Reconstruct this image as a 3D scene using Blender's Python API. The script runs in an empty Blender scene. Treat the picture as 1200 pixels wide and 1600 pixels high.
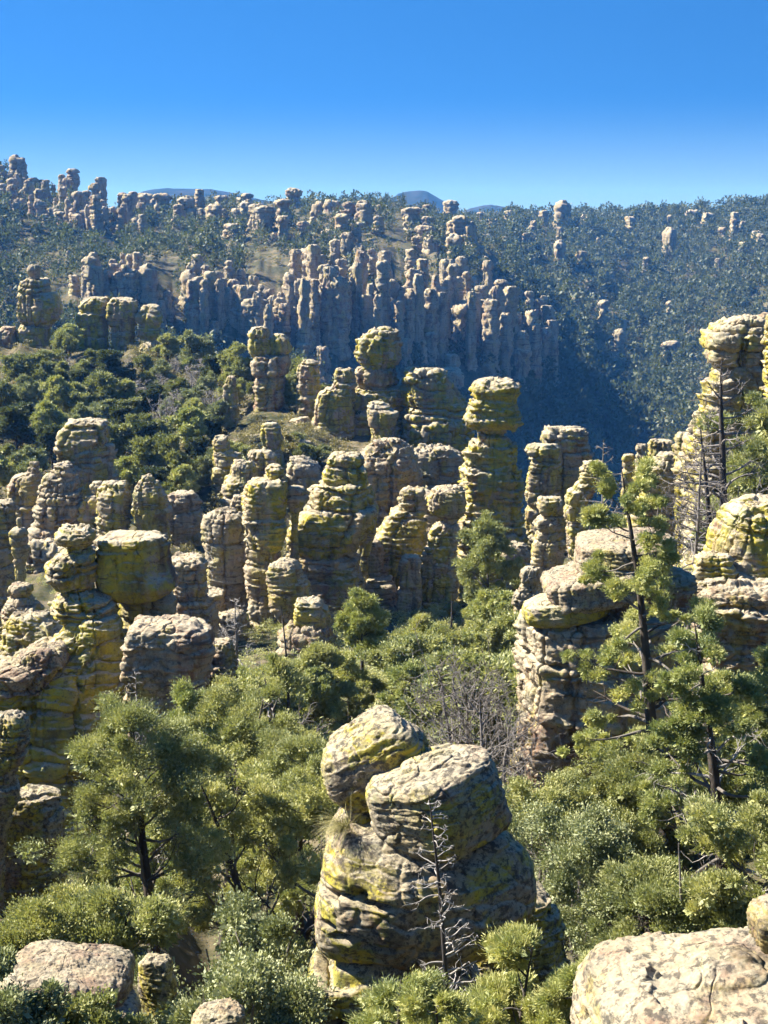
import bpy, math, random
import numpy as np
from mathutils import Matrix, Vector

# ------------------------------------------------------------------ camera, sky, sun, exposure
SC = bpy.context.scene
COL = SC.collection
F = 2198.0                      # focal length in pixels of the 1200 x 1600 photograph
PITCH = math.radians(11.8)
CP, SP = math.cos(PITCH), math.sin(PITCH)
cd = bpy.data.cameras.new('camera')
cam = bpy.data.objects.new('camera', cd)
COL.objects.link(cam)
cd.sensor_fit = 'VERTICAL'
cd.sensor_height = 24.0
cd.lens = 24.0 * F / 1600.0
cd.clip_start = 0.1
cd.clip_end = 20000
cam.location = (0, 0, 0)
cam.rotation_euler = (math.radians(90) - PITCH, 0, 0)
SC.camera = cam
SC.view_settings.view_transform = 'Standard'
SC.view_settings.look = 'None'
SC.view_settings.exposure = 1.88
SC.view_settings.gamma = 1.0
try:
    SC.view_settings.use_curve_mapping = False
except Exception:
    pass

SUN_EL = math.radians(42)
SUN_BACK = math.radians(13)     # sun is to the left, this much behind the scene
Sv = Vector((-math.cos(SUN_EL) * math.cos(SUN_BACK), math.cos(SUN_EL) * math.sin(SUN_BACK), math.sin(SUN_EL)))
sd = bpy.data.lights.new('sun', 'SUN')
sd.energy = 5.0
sd.angle = math.radians(0.5)
sd.color = (1.0, 0.93, 0.80)
sun = bpy.data.objects.new('sun', sd)
COL.objects.link(sun)
sun.rotation_euler = Sv.to_track_quat('Z', 'Y').to_euler()

W = bpy.data.worlds.new('World')
SC.world = W
W.use_nodes = True
nt = W.node_tree
nt.nodes.clear()
wo = nt.nodes.new('ShaderNodeOutputWorld')
bg = nt.nodes.new('ShaderNodeBackground')
sky = nt.nodes.new('ShaderNodeTexSky')
sky.sky_type = 'NISHITA'
sky.sun_disc = False
sky.sun_elevation = SUN_EL
sky.sun_rotation = math.atan2(Sv.x, Sv.y)
sky.altitude = 2000
sky.air_density = 1.0
sky.dust_density = 0.0
sky.ozone_density = 3.0
# the deep, clear sky of the high desert: the dome's gradient is steeper than the standard one
tc = nt.nodes.new('ShaderNodeTexCoord')
mp = nt.nodes.new('ShaderNodeMapping')
mp.vector_type = 'TEXTURE'
mp.inputs['Location'].default_value = (0.0, 0.0, -0.10)
mp.inputs['Scale'].default_value = (1.0, 1.0, 0.22)
hs = nt.nodes.new('ShaderNodeHueSaturation')
hs.inputs['Saturation'].default_value = 1.28
hs.inputs['Value'].default_value = 1.0
nt.links.new(tc.outputs['Generated'], mp.inputs['Vector'])
nz_ = nt.nodes.new('ShaderNodeVectorMath')
nz_.operation = 'NORMALIZE'
nt.links.new(mp.outputs['Vector'], nz_.inputs[0])
nt.links.new(nz_.outputs[0], sky.inputs['Vector'])
nt.links.new(sky.outputs['Color'], hs.inputs['Color'])
sx = nt.nodes.new('ShaderNodeSeparateXYZ')
nt.links.new(tc.outputs['Generated'], sx.inputs[0])
hz = nt.nodes.new('ShaderNodeMapRange')
hz.interpolation_type = 'SMOOTHSTEP'
hz.inputs['From Min'].default_value = -0.02
hz.inputs['From Max'].default_value = 0.085
hz.inputs['To Min'].default_value = 0.92
hz.inputs['To Max'].default_value = 0.0
nt.links.new(sx.outputs['Z'], hz.inputs['Value'])
mxh = nt.nodes.new('ShaderNodeMix')
mxh.data_type = 'RGBA'
mxh.inputs[7].default_value = (1.35, 2.05, 2.55, 1)      # thin pale air low over the ridges
nt.links.new(hz.outputs[0], mxh.inputs[0])
nt.links.new(hs.outputs['Color'], mxh.inputs[6])
nt.links.new(mxh.outputs[2], bg.inputs['Color'])
bg.inputs['Strength'].default_value = 0.085
nt.links.new(bg.outputs['Background'], wo.inputs['Surface'])

SC.cycles.use_denoising = True
SC.cycles.max_bounces = 5
SC.cycles.diffuse_bounces = 3
SC.cycles.transmission_bounces = 3
SC.cycles.transparent_max_bounces = 4
SC.cycles.volume_bounces = 0
SC.cycles.use_adaptive_sampling = True
SC.cycles.adaptive_threshold = 0.02

# ------------------------------------------------------------------ numeric helpers
def ray(px, py):
    u = (np.asarray(px, float) - 600.0) / F
    v = (800.0 - np.asarray(py, float)) / F
    return u, CP + v * SP, -SP + v * CP

def at(px, py, d):
    u, y, z = ray(px, py)
    return u * d / y, d, z * d / y

def to_px(x, y, z):
    """world -> pixel of the photograph"""
    depth = y * CP - z * SP
    up = y * SP + z * CP
    return 600.0 + F * x / depth, 800.0 - F * up / depth

def _hash(ix, iy, iz, seed):
    h = (ix.astype(np.uint32) * np.uint32(374761393) + iy.astype(np.uint32) * np.uint32(668265263)
         + iz.astype(np.uint32) * np.uint32(2147483647) + np.uint32(seed * 144665 % 4294967295))
    h = (h ^ (h >> np.uint32(13))) * np.uint32(1274126177)
    h = (h ^ (h >> np.uint32(15))) * np.uint32(2246822519)
    h = h ^ (h >> np.uint32(16))
    return (h & np.uint32(0xFFFFFF)).astype(np.float32) / np.float32(0xFFFFFF)

def vnoise(p, seed=0):
    p = np.asarray(p, np.float64)
    f = np.floor(p)
    i = f.astype(np.int64)
    t = (p - f).astype(np.float32)
    t = t * t * t * (t * (t * 6 - 15) + 10)
    ix, iy, iz = i[:, 0], i[:, 1], i[:, 2]
    out = 0
    c = {}
    for a in (0, 1):
        for b in (0, 1):
            for d in (0, 1):
                c[a, b, d] = _hash(ix + a, iy + b, iz + d, seed)
    x, y, z = t[:, 0], t[:, 1], t[:, 2]
    x00 = c[0, 0, 0] * (1 - x) + c[1, 0, 0] * x
    x10 = c[0, 1, 0] * (1 - x) + c[1, 1, 0] * x
    x01 = c[0, 0, 1] * (1 - x) + c[1, 0, 1] * x
    x11 = c[0, 1, 1] * (1 - x) + c[1, 1, 1] * x
    y0 = x00 * (1 - y) + x10 * y
    y1 = x01 * (1 - y) + x11 * y
    return (y0 * (1 - z) + y1 * z) * 2 - 1

def fbm(p, octv=4, seed=0, gain=0.5):
    p = np.asarray(p, float)
    s, a, n = 0.0, 1.0, 0.0
    for o in range(octv):
        s = s + a * vnoise(p * (2.03 ** o) + 17.3 * o, seed + o * 7)
        n += a
        a *= gain
    return s / n

def voro(q, seed=0):
    """cell noise: (random value of the nearest cell, second minus first distance)"""
    q = np.asarray(q, float)
    f = np.floor(q).astype(np.int64)
    d1 = np.full(len(q), 9.0, np.float32); d2 = d1.copy(); rv = np.zeros(len(q), np.float32)
    for a in (-1, 0, 1):
        for b in (-1, 0, 1):
            for c in (-1, 0, 1):
                ix, iy, iz = f[:, 0] + a, f[:, 1] + b, f[:, 2] + c
                h = _hash(ix, iy, iz, seed)
                h2 = (h * 91.7) % 1.0; h3 = (h * 613.3) % 1.0
                dd = ((ix + 0.15 + 0.7 * h - q[:, 0]) ** 2 + (iy + 0.15 + 0.7 * h2 - q[:, 1]) ** 2 + (iz + 0.15 + 0.7 * h3 - q[:, 2]) ** 2).astype(np.float32)
                n = dd < d1
                d2 = np.where(n, d1, np.minimum(d2, dd))
                rv = np.where(n, (h * 37.1) % 1.0, rv)
                d1 = np.where(n, dd, d1)
    return rv, np.sqrt(d2) - np.sqrt(d1)

def sstep(a, b, x):
    t = np.clip((x - a) / (b - a), 0, 1)
    return t * t * (3 - 2 * t)

# ------------------------------------------------------------------ objects
def make_mesh(name, verts, faces, mat, smooth=True, tint=None):
    """faces: (N,4) or (N,3) array, or a list of such arrays"""
    if not isinstance(faces, list):
        faces = [faces]
    me = bpy.data.meshes.new(name)
    verts = np.asarray(verts, np.float32)
    me.vertices.add(len(verts))
    me.vertices.foreach_set('co', verts.ravel())
    tot = sum(len(f) for f in faces)
    nl = sum(f.size for f in faces)
    me.loops.add(nl)
    me.loops.foreach_set('vertex_index', np.concatenate([f.ravel() for f in faces]).astype(np.int32))
    me.polygons.add(tot)
    sizes = np.concatenate([np.full(len(f), f.shape[1]) for f in faces])
    st = np.concatenate([[0], np.cumsum(sizes)[:-1]])
    me.polygons.foreach_set('loop_start', st.astype(np.int32))
    me.polygons.foreach_set('use_smooth', np.full(tot, smooth))
    if tint is not None:
        at_ = me.attributes.new('tint', 'FLOAT', 'FACE')
        at_.data.foreach_set('value', np.asarray(tint, np.float32))
    me.update(calc_edges=True)
    if mat:
        me.materials.append(mat)
    return me

def obj(name, me, parent=None, loc=(0, 0, 0)):
    o = bpy.data.objects.new(name, me)
    COL.objects.link(o)
    o.location = loc
    if parent is not None:
        o.parent = parent
    return o

def tag(o, label=None, cat=None, group=None, kind=None):
    if label: o['label'] = label
    if cat: o['category'] = cat
    if group: o['group'] = group
    if kind: o['kind'] = kind
    return o

def empty(name, loc):
    o = bpy.data.objects.new(name, None)
    o.empty_display_size = 0.3
    COL.objects.link(o)
    o.location = loc
    return o

# ------------------------------------------------------------------ materials
class NT:
    def __init__(s, m):
        s.t = m.node_tree
    def n(s, typ, **kw):
        k = s.t.nodes.new(typ)
        for a, b in kw.items():
            setattr(k, a, b)
        return k
    def l(s, a, b):
        s.t.links.new(a, b)
    def val(s, sock, v):
        if hasattr(v, 'default_value') or hasattr(v, 'links'):
            s.l(v, sock)
        else:
            sock.default_value = v
    def math(s, op, a, b=None, clamp=False):
        k = s.n('ShaderNodeMath', operation=op)
        k.use_clamp = clamp
        s.val(k.inputs[0], a)
        if b is not None: s.val(k.inputs[1], b)
        return k.outputs[0]
    def noise(s, vec, scale, detail=5, rough=0.55, dist=0.0):
        k = s.n('ShaderNodeTexNoise')
        s.l(vec, k.inputs['Vector'])
        k.inputs['Scale'].default_value = scale
        k.inputs['Detail'].default_value = detail
        k.inputs['Roughness'].default_value = rough
        k.inputs['Distortion'].default_value = dist
        return k.outputs['Fac']
    def ramp(s, fac, stops):
        k = s.n('ShaderNodeValToRGB')
        e = k.color_ramp.elements
        while len(e) < len(stops): e.new(0.5)
        for el, (p, c) in zip(e, stops):
            el.position = p
            el.color = (c[0], c[1], c[2], 1) if not isinstance(c, (int, float)) else (c, c, c, 1)
        s.l(fac, k.inputs['Fac'])
        return k.outputs['Color']
    def mix(s, fac, a, b, mode='MIX'):
        k = s.n('ShaderNodeMix', data_type='RGBA', blend_type=mode)
        s.val(k.inputs[0], fac)
        for i, v in ((6, a), (7, b)):
            if isinstance(v, tuple): k.inputs[i].default_value = (v[0], v[1], v[2], 1)
            else: s.l(v, k.inputs[i])
        return k.outputs[2]
    def scalev(s, vec, v):
        k = s.n('ShaderNodeVectorMath', operation='MULTIPLY')
        s.l(vec, k.inputs[0])
        k.inputs[1].default_value = v
        return k.outputs[0]

def new_mat(name):
    m = bpy.data.materials.new(name)
    m.use_nodes = True
    m.node_tree.nodes.clear()
    g = NT(m)
    out = g.n('ShaderNodeOutputMaterial')
    return m, g, out

def rock_material(name, lichen=1.0, pink=0.5, zoom=1.0, bump=0.05, pale=1.0, tone=1.0, green=0.5, cracks=1.0, dark=0.0, lines=0.7, band_floor=0.12):
    m, g, out = new_mat(name)
    geo = g.n('ShaderNodeNewGeometry')
    pos = g.scalev(geo.outputs['Position'], (zoom, zoom, zoom))
    sep = g.n('ShaderNodeSeparateXYZ')
    g.l(geo.outputs['Normal'], sep.inputs[0])
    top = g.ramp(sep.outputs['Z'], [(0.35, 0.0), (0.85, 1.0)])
    n1 = g.noise(pos, 0.42, 6, 0.6)
    streak = g.noise(g.scalev(pos, (1.5, 1.5, 0.16)), 1.0, 5, 0.6)
    f = g.math('ADD', g.math('MULTIPLY', n1, 0.5), g.math('MULTIPLY', streak, 0.5))
    t = tone * 0.9
    pk = (0.30 * t, 0.185 * t, 0.125 * t)
    tan = (0.41 * t, 0.32 * t, 0.205 * t)
    gry = (0.40 * t, 0.35 * t, 0.26 * t)
    a = 0.40 + 0.10 * (pink - 0.5)
    base = g.ramp(f, [(a - 0.08, (0.13 * t, 0.085 * t, 0.065 * t)), (a, pk), (a + 0.09 - 0.03 * pink, tan), (a + 0.22, gry)])
    # grey crust
    n2 = g.noise(pos, 2.4, 8, 0.7)
    base = g.mix(g.ramp(n2, [(0.47, 0.0), (0.58, 0.6)]), base, (0.32 * t, 0.315 * t, 0.24 * t))
    # yellow-green lichen on the steep sides
    n3 = g.noise(pos, 0.8, 9, 0.68, 0.4)
    side = g.math('SUBTRACT', 1.0, g.math('MULTIPLY', top, 0.72))
    lm = g.math('MULTIPLY', g.ramp(n3, [(0.545 - 0.12 * lichen, 0.0), (0.59 - 0.12 * lichen, 1.0)]), side)
    band = g.ramp(g.noise(g.scalev(pos, (0.8, 0.8, 0.10)), 1.0, 4, 0.55), [(0.40, band_floor), (0.52, 1.0)])
    lm = g.math('MULTIPLY', lm, band)
    lm = g.math('MULTIPLY', lm, min(0.93, 0.88 * lichen ** 0.5) if lichen > 0 else 0.0)
    n4 = g.noise(pos, 1.3, 6, 0.6)
    lcol = g.ramp(n4, [(0.36, (0.17, 0.19, 0.06)), (0.46 + 0.1 * (green - 0.5), (0.31, 0.28, 0.045)), (0.60, (0.45, 0.37, 0.035))])
    base = g.mix(lm, base, lcol)
    # pale weathered tops
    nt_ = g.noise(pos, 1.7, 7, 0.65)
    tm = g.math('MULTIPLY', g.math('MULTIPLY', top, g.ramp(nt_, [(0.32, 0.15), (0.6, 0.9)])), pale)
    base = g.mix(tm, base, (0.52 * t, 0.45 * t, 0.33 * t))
    # black lichen specks and stains
    n5 = g.noise(pos, 7.0, 8, 0.72)
    base = g.mix(g.ramp(n5, [(0.55 - 0.05 * dark, 0.0), (0.63 - 0.05 * dark, 0.7 + 0.1 * dark)]), base, (0.055, 0.05, 0.045))
    st = g.noise(g.scalev(pos, (3.2, 3.2, 0.22)), 1.0, 4, 0.6)
    sm = g.math('MULTIPLY', g.ramp(st, [(0.56, 0.0), (0.70, 0.55)]), side)
    base = g.mix(sm, base, (0.085, 0.065, 0.055))
    vn = g.noise(g.scalev(pos, (0.9, 0.9, 0.55)), 1.0, 8, 0.72, 0.3)
    base = g.mix(g.math('MULTIPLY', g.ramp(vn, [(0.54, 0.0), (0.63, 0.62)]), side), base, (0.075, 0.06, 0.05))
    hl = g.noise(g.scalev(pos, (0.45, 0.45, 5.0)), 1.1, 7, 0.62)
    base = g.mix(g.ramp(hl, [(0.34, lines), (0.42, 0.0)]), base, (0.07, 0.055, 0.045))
    dn = g.n('ShaderNodeTexNoise')
    g.l(pos, dn.inputs['Vector'])
    dn.inputs['Scale'].default_value = 1.1
    dn.inputs['Detail'].default_value = 5
    va = g.n('ShaderNodeVectorMath', operation='MULTIPLY_ADD')
    g.l(dn.outputs['Color'], va.inputs[0])
    va.inputs[1].default_value = (1.1, 1.1, 0.9)
    g.l(g.scalev(pos, (0.5, 0.5, 1.5)), va.inputs[2])
    vo = g.n('ShaderNodeTexVoronoi', feature='DISTANCE_TO_EDGE')
    g.l(va.outputs[0], vo.inputs['Vector'])
    vo.inputs['Scale'].default_value = 0.75
    crack = g.math('MULTIPLY', g.ramp(vo.outputs['Distance'], [(0.003, 1.0), (0.022, 0.0)]), g.ramp(n4, [(0.50, 0.0), (0.60, 1.0)]))
    base = g.mix(g.math('MULTIPLY', crack, 0.75 * cracks), base, (0.035, 0.03, 0.026))
    n6 = g.noise(pos, 24.0, 5, 0.7)
    base = g.mix(0.55, base, g.ramp(n6, [(0.3, 0.45), (0.62, 1.0)]), 'MULTIPLY')
    b = g.n('ShaderNodeBsdfPrincipled')
    g.l(base, b.inputs['Base Color'])
    b.inputs['Roughness'].default_value = 0.92
    b.inputs['Specular IOR Level'].default_value = 0.15
    if bump > 0:
        lam = g.noise(g.scalev(pos, (1.0, 1.0, 4.0)), 2.6, 9, 0.68)
        fin = g.noise(pos, 15.0, 6, 0.7)
        hgt = g.math('SUBTRACT', g.math('ADD', lam, g.math('MULTIPLY', fin, 0.35)), g.math('MULTIPLY', crack, 0.5 * cracks))
        bp = g.n('ShaderNodeBump')
        bp.inputs['Strength'].default_value = 0.9
        bp.inputs['Distance'].default_value = bump
        g.l(hgt, bp.inputs['Height'])
        g.l(bp.outputs['Normal'], b.inputs['Normal'])
    g.l(b.outputs[0], out.inputs['Surface'])
    return m

def leaf_material(name, dark, mid, light, trans=0.28):
    m, g, out = new_mat(name)
    at_ = g.n('ShaderNodeAttribute', attribute_name='tint')
    oi = g.n('ShaderNodeObjectInfo')
    f = g.math('ADD', g.math('MULTIPLY', at_.outputs['Fac'], 0.75), g.math('MULTIPLY', oi.outputs['Random'], 0.25))
    c = g.ramp(f, [(0.1, dark), (0.5, mid), (0.92, light)])
    d = g.n('ShaderNodeBsdfDiffuse')
    t = g.n('ShaderNodeBsdfTranslucent')
    g.l(c, d.inputs['Color'])
    c2 = g.mix(1.0, c, (1.15, 1.2, 0.7), 'MULTIPLY')
    g.l(c2, t.inputs['Color'])
    mx = g.n('ShaderNodeMixShader')
    mx.inputs[0].default_value = trans
    g.l(d.outputs[0], mx.inputs[1])
    g.l(t.outputs[0], mx.inputs[2])
    gl = g.n('ShaderNodeBsdfGlossy')
    gl.inputs['Roughness'].default_value = 0.6
    gl.inputs['Color'].default_value = (0.9, 0.95, 0.9, 1)
    m2 = g.n('ShaderNodeMixShader')
    m2.inputs[0].default_value = 0.035
    g.l(mx.outputs[0], m2.inputs[1])
    g.l(gl.outputs[0], m2.inputs[2])
    g.l(m2.outputs[0], out.inputs['Surface'])
    return m

def bark_material(name, a, b_, scale=6.0):
    m, g, out = new_mat(name)
    geo = g.n('ShaderNodeNewGeometry')
    n1 = g.noise(g.scalev(geo.outputs['Position'], (1, 1, 0.3)), scale, 6, 0.65)
    c = g.ramp(n1, [(0.35, a), (0.65, b_)])
    b = g.n('ShaderNodeBsdfPrincipled')
    g.l(c, b.inputs['Base Color'])
    b.inputs['Roughness'].default_value = 0.9
    bp = g.n('ShaderNodeBump')
    bp.inputs['Distance'].default_value = 0.03
    g.l(n1, bp.inputs['Height'])
    g.l(bp.outputs['Normal'], b.inputs['Normal'])
    g.l(b.outputs[0], out.inputs['Surface'])
    return m

M = {}
M['rock_near'] = rock_material('near_rhyolite', 1.0, 0.6, 1.5, 0.022, 0.8, 0.86, cracks=0.4, dark=1.2, lines=0.2)
M['rock_slab'] = rock_material('bare_rhyolite', 0.35, 0.95, 1.6, 0.02, 0.5, 0.88, cracks=0.0, dark=0.9, lines=0.35)
M['rock_lichen'] = rock_material('lichen_rhyolite', 1.35, 0.5, 1.0, 0.06, 1.0, 1.0)
M['rock_wall'] = rock_material('wall_rhyolite', 2.0, 0.7, 0.8, 0.045, 1.0, 1.0, green=0.6, band_floor=0.6, lines=0.3)
M['rock_block'] = rock_material('streaked_rhyolite', 1.3, 1.3, 0.9, 0.05, 1.0, 1.0, green=0.4, band_floor=0.0, lines=0.2)
M['rock_mid'] = rock_material('mid_rhyolite', 0.85, 0.5, 0.8, 0.07, 1.0, 1.0)
M['rock_pink'] = rock_material('pink_rhyolite', 0.35, 0.9, 0.8, 0.07, 0.8, 1.0)
M['rock_grey'] = rock_material('grey_rhyolite', 0.3, 0.3, 0.7, 0.08, 1.0, 0.92)
M['rock_far'] = rock_material('far_rhyolite', 0.15, 0.45, 0.35, 0.0, 0.7, 1.0)
M['rock_cliff'] = rock_material('cliff_rhyolite', 0.1, 0.5, 0.3, 0.0, 0.8, 0.95)
M['leaf_pine'] = leaf_material('pine_needles', (0.146, 0.186, 0.077), (0.307, 0.328, 0.121), (0.514, 0.471, 0.162))
M['leaf_juniper'] = leaf_material('juniper_leaves', (0.140, 0.167, 0.075), (0.292, 0.304, 0.125), (0.470, 0.438, 0.177))
M['leaf_oak'] = leaf_material('oak_leaves', (0.116, 0.133, 0.059), (0.246, 0.257, 0.093), (0.376, 0.352, 0.125))
M['leaf_manzanita'] = leaf_material('manzanita_leaves', (0.123, 0.146, 0.070), (0.239, 0.261, 0.127), (0.376, 0.371, 0.194), 0.2)
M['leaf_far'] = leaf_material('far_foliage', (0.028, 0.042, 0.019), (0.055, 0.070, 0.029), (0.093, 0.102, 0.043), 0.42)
M['leaf_slope'] = leaf_material('slope_foliage', (0.093, 0.112, 0.043), (0.198, 0.211, 0.082), (0.335, 0.329, 0.131), 0.3)
M['leaf_brush'] = leaf_material('dry_brush', (0.098, 0.098, 0.040), (0.215, 0.189, 0.081), (0.351, 0.281, 0.121), 0.25)
M['leaf_grass'] = leaf_material('dry_grass', (0.16, 0.15, 0.06), (0.28, 0.25, 0.10), (0.38, 0.33, 0.14), 0.3)
M['bark'] = bark_material('dark_bark', (0.020, 0.016, 0.013), (0.075, 0.058, 0.046))
M['bark_grey'] = bark_material('grey_bark', (0.06, 0.052, 0.045), (0.17, 0.15, 0.13))
M['deadwood'] = bark_material('bleached_deadwood', (0.17, 0.15, 0.135), (0.42, 0.39, 0.36))
M['snag'] = bark_material('grey_deadwood', (0.07, 0.06, 0.055), (0.22, 0.20, 0.185))
M['charred'] = bark_material('charred_deadwood', (0.015, 0.013, 0.012), (0.06, 0.05, 0.045))
# ------------------------------------------------------------------ terrain
# columns: azimuth given as pixel column of the photo's lens; rows: (distance, height)
TERR = {
 -900: [(3, -3.2), (12, -9), (25, -12), (40, -17), (60, -24), (90, -32), (120, -30), (150, -26), (180, -20), (215, -14), (260, -18), (330, -30), (430, -18), (520, -4), (620, 20), (680, 40), (800, 35), (1000, 20), (1600, 0), (3400, -30)],
 -200: [(3, -3.0), (12, -8), (17, -10), (25, -13), (40, -19), (60, -25), (90, -28), (120, -27), (150, -25.5), (180, -24), (215, -17), (250, -24), (320, -42), (400, -34), (430, -24), (520, -12), (620, 9), (680, 32), (800, 15), (1000, -5), (1600, -20), (3400, -40)],
 0:   [(3, -3.0), (14, -8.7), (17, -10.2), (25, -14), (40, -20), (60, -25.5), (90, -28), (115, -27.2), (150, -25.8), (180, -24), (215, -18.6), (245, -26), (310, -48), (380, -38), (430, -25), (520, -13.5), (620, 6), (680, 22), (760, 16), (900, 0), (1600, -20), (3400, -40)],
 110: [(3, -3.0), (14, -8.8), (17, -10.3), (25, -14.3), (40, -20.5), (60, -25.5), (90, -28), (115, -27.2), (150, -25.8), (180, -24), (215, -18.8), (245, -30), (310, -60), (380, -50), (430, -30), (460, -20), (520, -13), (620, 0), (690, 7.5), (760, 4), (900, -5), (1600, -20), (3400, -40)],
 215: [(3, -3.0), (14, -9.0), (17, -10.8), (25, -14.6), (40, -20), (60, -25), (90, -28), (115, -27.2), (150, -25.8), (180, -24.2), (215, -19.2), (245, -35), (320, -72), (400, -55), (430, -42), (460, -18), (520, -13), (620, -6), (720, -3.0), (800, -4), (1000, -8), (1600, -20), (3400, -40)],
 300: [(3, -3.0), (14, -8.9), (16, -10.5), (20, -15.5), (27, -17.5), (40, -20), (60, -24), (90, -28.5), (115, -27.6), (135, -25.8), (165, -24), (190, -23), (212, -21), (240, -40), (320, -82), (410, -62), (440, -45), (468, -20), (520, -13.5), (650, -3), (800, 7), (900, 2), (1100, -5), (1600, -20), (3400, -40)],
 420: [(3, -3.0), (14, -12.2), (20, -15.5), (27, -17), (40, -19), (60, -22.5), (90, -28), (112, -28.5), (128, -25), (150, -23.6), (180, -22.2), (205, -24), (240, -50), (320, -92), (410, -70), (440, -46), (475, -24), (520, -16), (650, -2), (800, 8.5), (900, 2), (1100, -5), (1600, -20), (3400, -40)],
 600: [(3, -3.0), (14, -11.5), (25, -14.5), (40, -17.8), (60, -21.5), (90, -27.5), (115, -29), (130, -26.5), (150, -24.5), (170, -24), (190, -28), (225, -55), (310, -100), (400, -85), (440, -58), (480, -33), (520, -16), (640, -4), (800, 5), (900, 0), (1100, -5), (1600, -20), (3400, -40)],
 740: [(3, -3.0), (14, -11.5), (25, -14.2), (40, -17.3), (60, -21), (90, -27), (115, -29.5), (150, -29), (175, -36), (220, -72), (310, -112), (400, -98), (450, -70), (500, -42), (540, -24), (660, -10), (820, -6), (920, -2.5), (1100, -5), (1600, -20), (3400, -40)],
 860: [(3, -3.0), (14, -11.2), (25, -13.7), (40, -16.8), (60, -20), (90, -25), (120, -30), (150, -36), (200, -68), (310, -128), (400, -112), (470, -82), (540, -62), (620, -52), (720, -38), (850, -19), (980, -2.5), (1050, -4), (1200, -5), (1600, -20), (3400, -40)],
 1000: [(3, -3.0), (12, -8.5), (25, -13.2), (40, -16), (60, -18.5), (90, -22), (120, -25), (150, -32), (200, -66), (330, -132), (420, -112), (500, -86), (600, -74), (700, -60), (800, -45), (950, -13), (1020, -2.5), (1120, -4), (1600, -20), (3400, -40)],
 1200: [(3, -3.2), (10, -7.0), (25, -12.6), (40, -14.3), (70, -16.5), (100, -21), (140, -32), (220, -78), (350, -125), (450, -105), (550, -80), (650, -62), (850, -21), (1000, 3.5), (1100, 3), (1600, -15), (3400, -40)],
 1500: [(3, -3.1), (10, -6.4), (25, -11), (40, -12.5), (70, -13), (100, -18), (140, -28), (220, -70), (350, -110), (450, -95), (550, -70), (650, -50), (850, -10), (1000, 8), (1100, 7), (1600, -10), (3400, -40)],
 2100: [(3, -3.0), (10, -5.5), (25, -9), (40, -10), (70, -10), (100, -14), (140, -22), (220, -55), (350, -90), (450, -75), (550, -50), (650, -30), (850, 5), (1000, 30), (1100, 25), (1600, 0), (3400, -40)],
}
DS = np.exp(np.linspace(math.log(2.6), math.log(3300), 760))
PXS = np.concatenate([np.linspace(-4200, -1000, 50, endpoint=False), np.linspace(-1000, -100, 70, endpoint=False), np.linspace(-100, 1300, 640, endpoint=False), np.linspace(1300, 2200, 70, endpoint=False), np.linspace(2200, 5400, 50)])
_keys = sorted(TERR)
_prof = np.array([np.interp(np.log(DS), np.log([r[0] for r in TERR[k]]), [r[1] for r in TERR[k]]) for k in _keys])
Z = np.empty((len(DS), len(PXS)))
_kx = np.array(_keys, float)
_idx = np.clip(np.searchsorted(_kx, PXS) - 1, 0, len(_kx) - 2)
_t = np.clip((PXS - _kx[_idx]) / (_kx[_idx + 1] - _kx[_idx]), 0, 1)
_t = _t * _t * (3 - 2 * _t) * 0.6 + _t * 0.4
Z[:] = (_prof[_idx] * (1 - _t)[:, None] + _prof[_idx + 1] * _t[:, None]).T
_k = np.exp(-np.linspace(-2, 2, 17) ** 2); _k /= _k.sum()
for ax in (0,):
    Z = np.apply_along_axis(lambda v: np.convolve(np.pad(v, 8, mode='edge'), _k, 'valid'), ax, Z)
_U = (PXS - 600.0) / F
X2 = DS[:, None] * _U[None, :]
Y2 = np.repeat(DS[:, None], len(PXS), 1)
_P = np.stack([X2.ravel(), Y2.ravel(), np.zeros(X2.size)], 1)
_amp = np.interp(Y2.ravel(), [3, 20, 60, 150, 400, 700, 930], [0.15, 0.35, 0.8, 1.6, 5.0, 8.5, 3.0])
_z = Z.ravel() + _amp * fbm(_P / np.interp(Y2.ravel(), [3, 60, 200, 500, 1000], [4, 7, 16, 38, 50])[:, None], 5, 3)
_fin = np.interp(Y2.ravel(), [3, 60, 150, 400, 900], [0.08, 0.25, 0.7, 2.2, 1.5])
_z += _fin * (1 - 2 * np.abs(fbm(_P / np.interp(Y2.ravel(), [3, 60, 200, 600, 1000], [1.5, 2.5, 5, 14, 16])[:, None], 4, 11)))
Z = _z.reshape(Z.shape)
LD = np.log(DS)

def ground(x, y):
    """terrain height by bilinear lookup"""
    x = np.asarray(x, float); y = np.asarray(y, float)
    j = np.interp(600 + F * x / y, PXS, np.arange(len(PXS)))
    i = np.interp(np.log(np.maximum(y, 2.6)), LD, np.arange(len(DS)))
    i0 = np.clip(np.floor(i).astype(int), 0, len(DS) - 2); j0 = np.clip(np.floor(j).astype(int), 0, len(PXS) - 2)
    a, b = i - i0, j - j0
    return (Z[i0, j0] * (1 - a) * (1 - b) + Z[i0 + 1, j0] * a * (1 - b) + Z[i0, j0 + 1] * (1 - a) * b + Z[i0 + 1, j0 + 1] * a * b)

def hit(px, py, dmin, dmax, n=240):
    """distance at which the line of sight through (px, py) meets the terrain, or None"""
    u, y, z = ray(px, py)
    d = np.exp(np.linspace(math.log(dmin), math.log(dmax), n))
    g = ground(u * d / y, d) - z * d / y
    k = np.nonzero(g >= 0)[0]
    return None if len(k) == 0 else float(d[k[0]])

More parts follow.
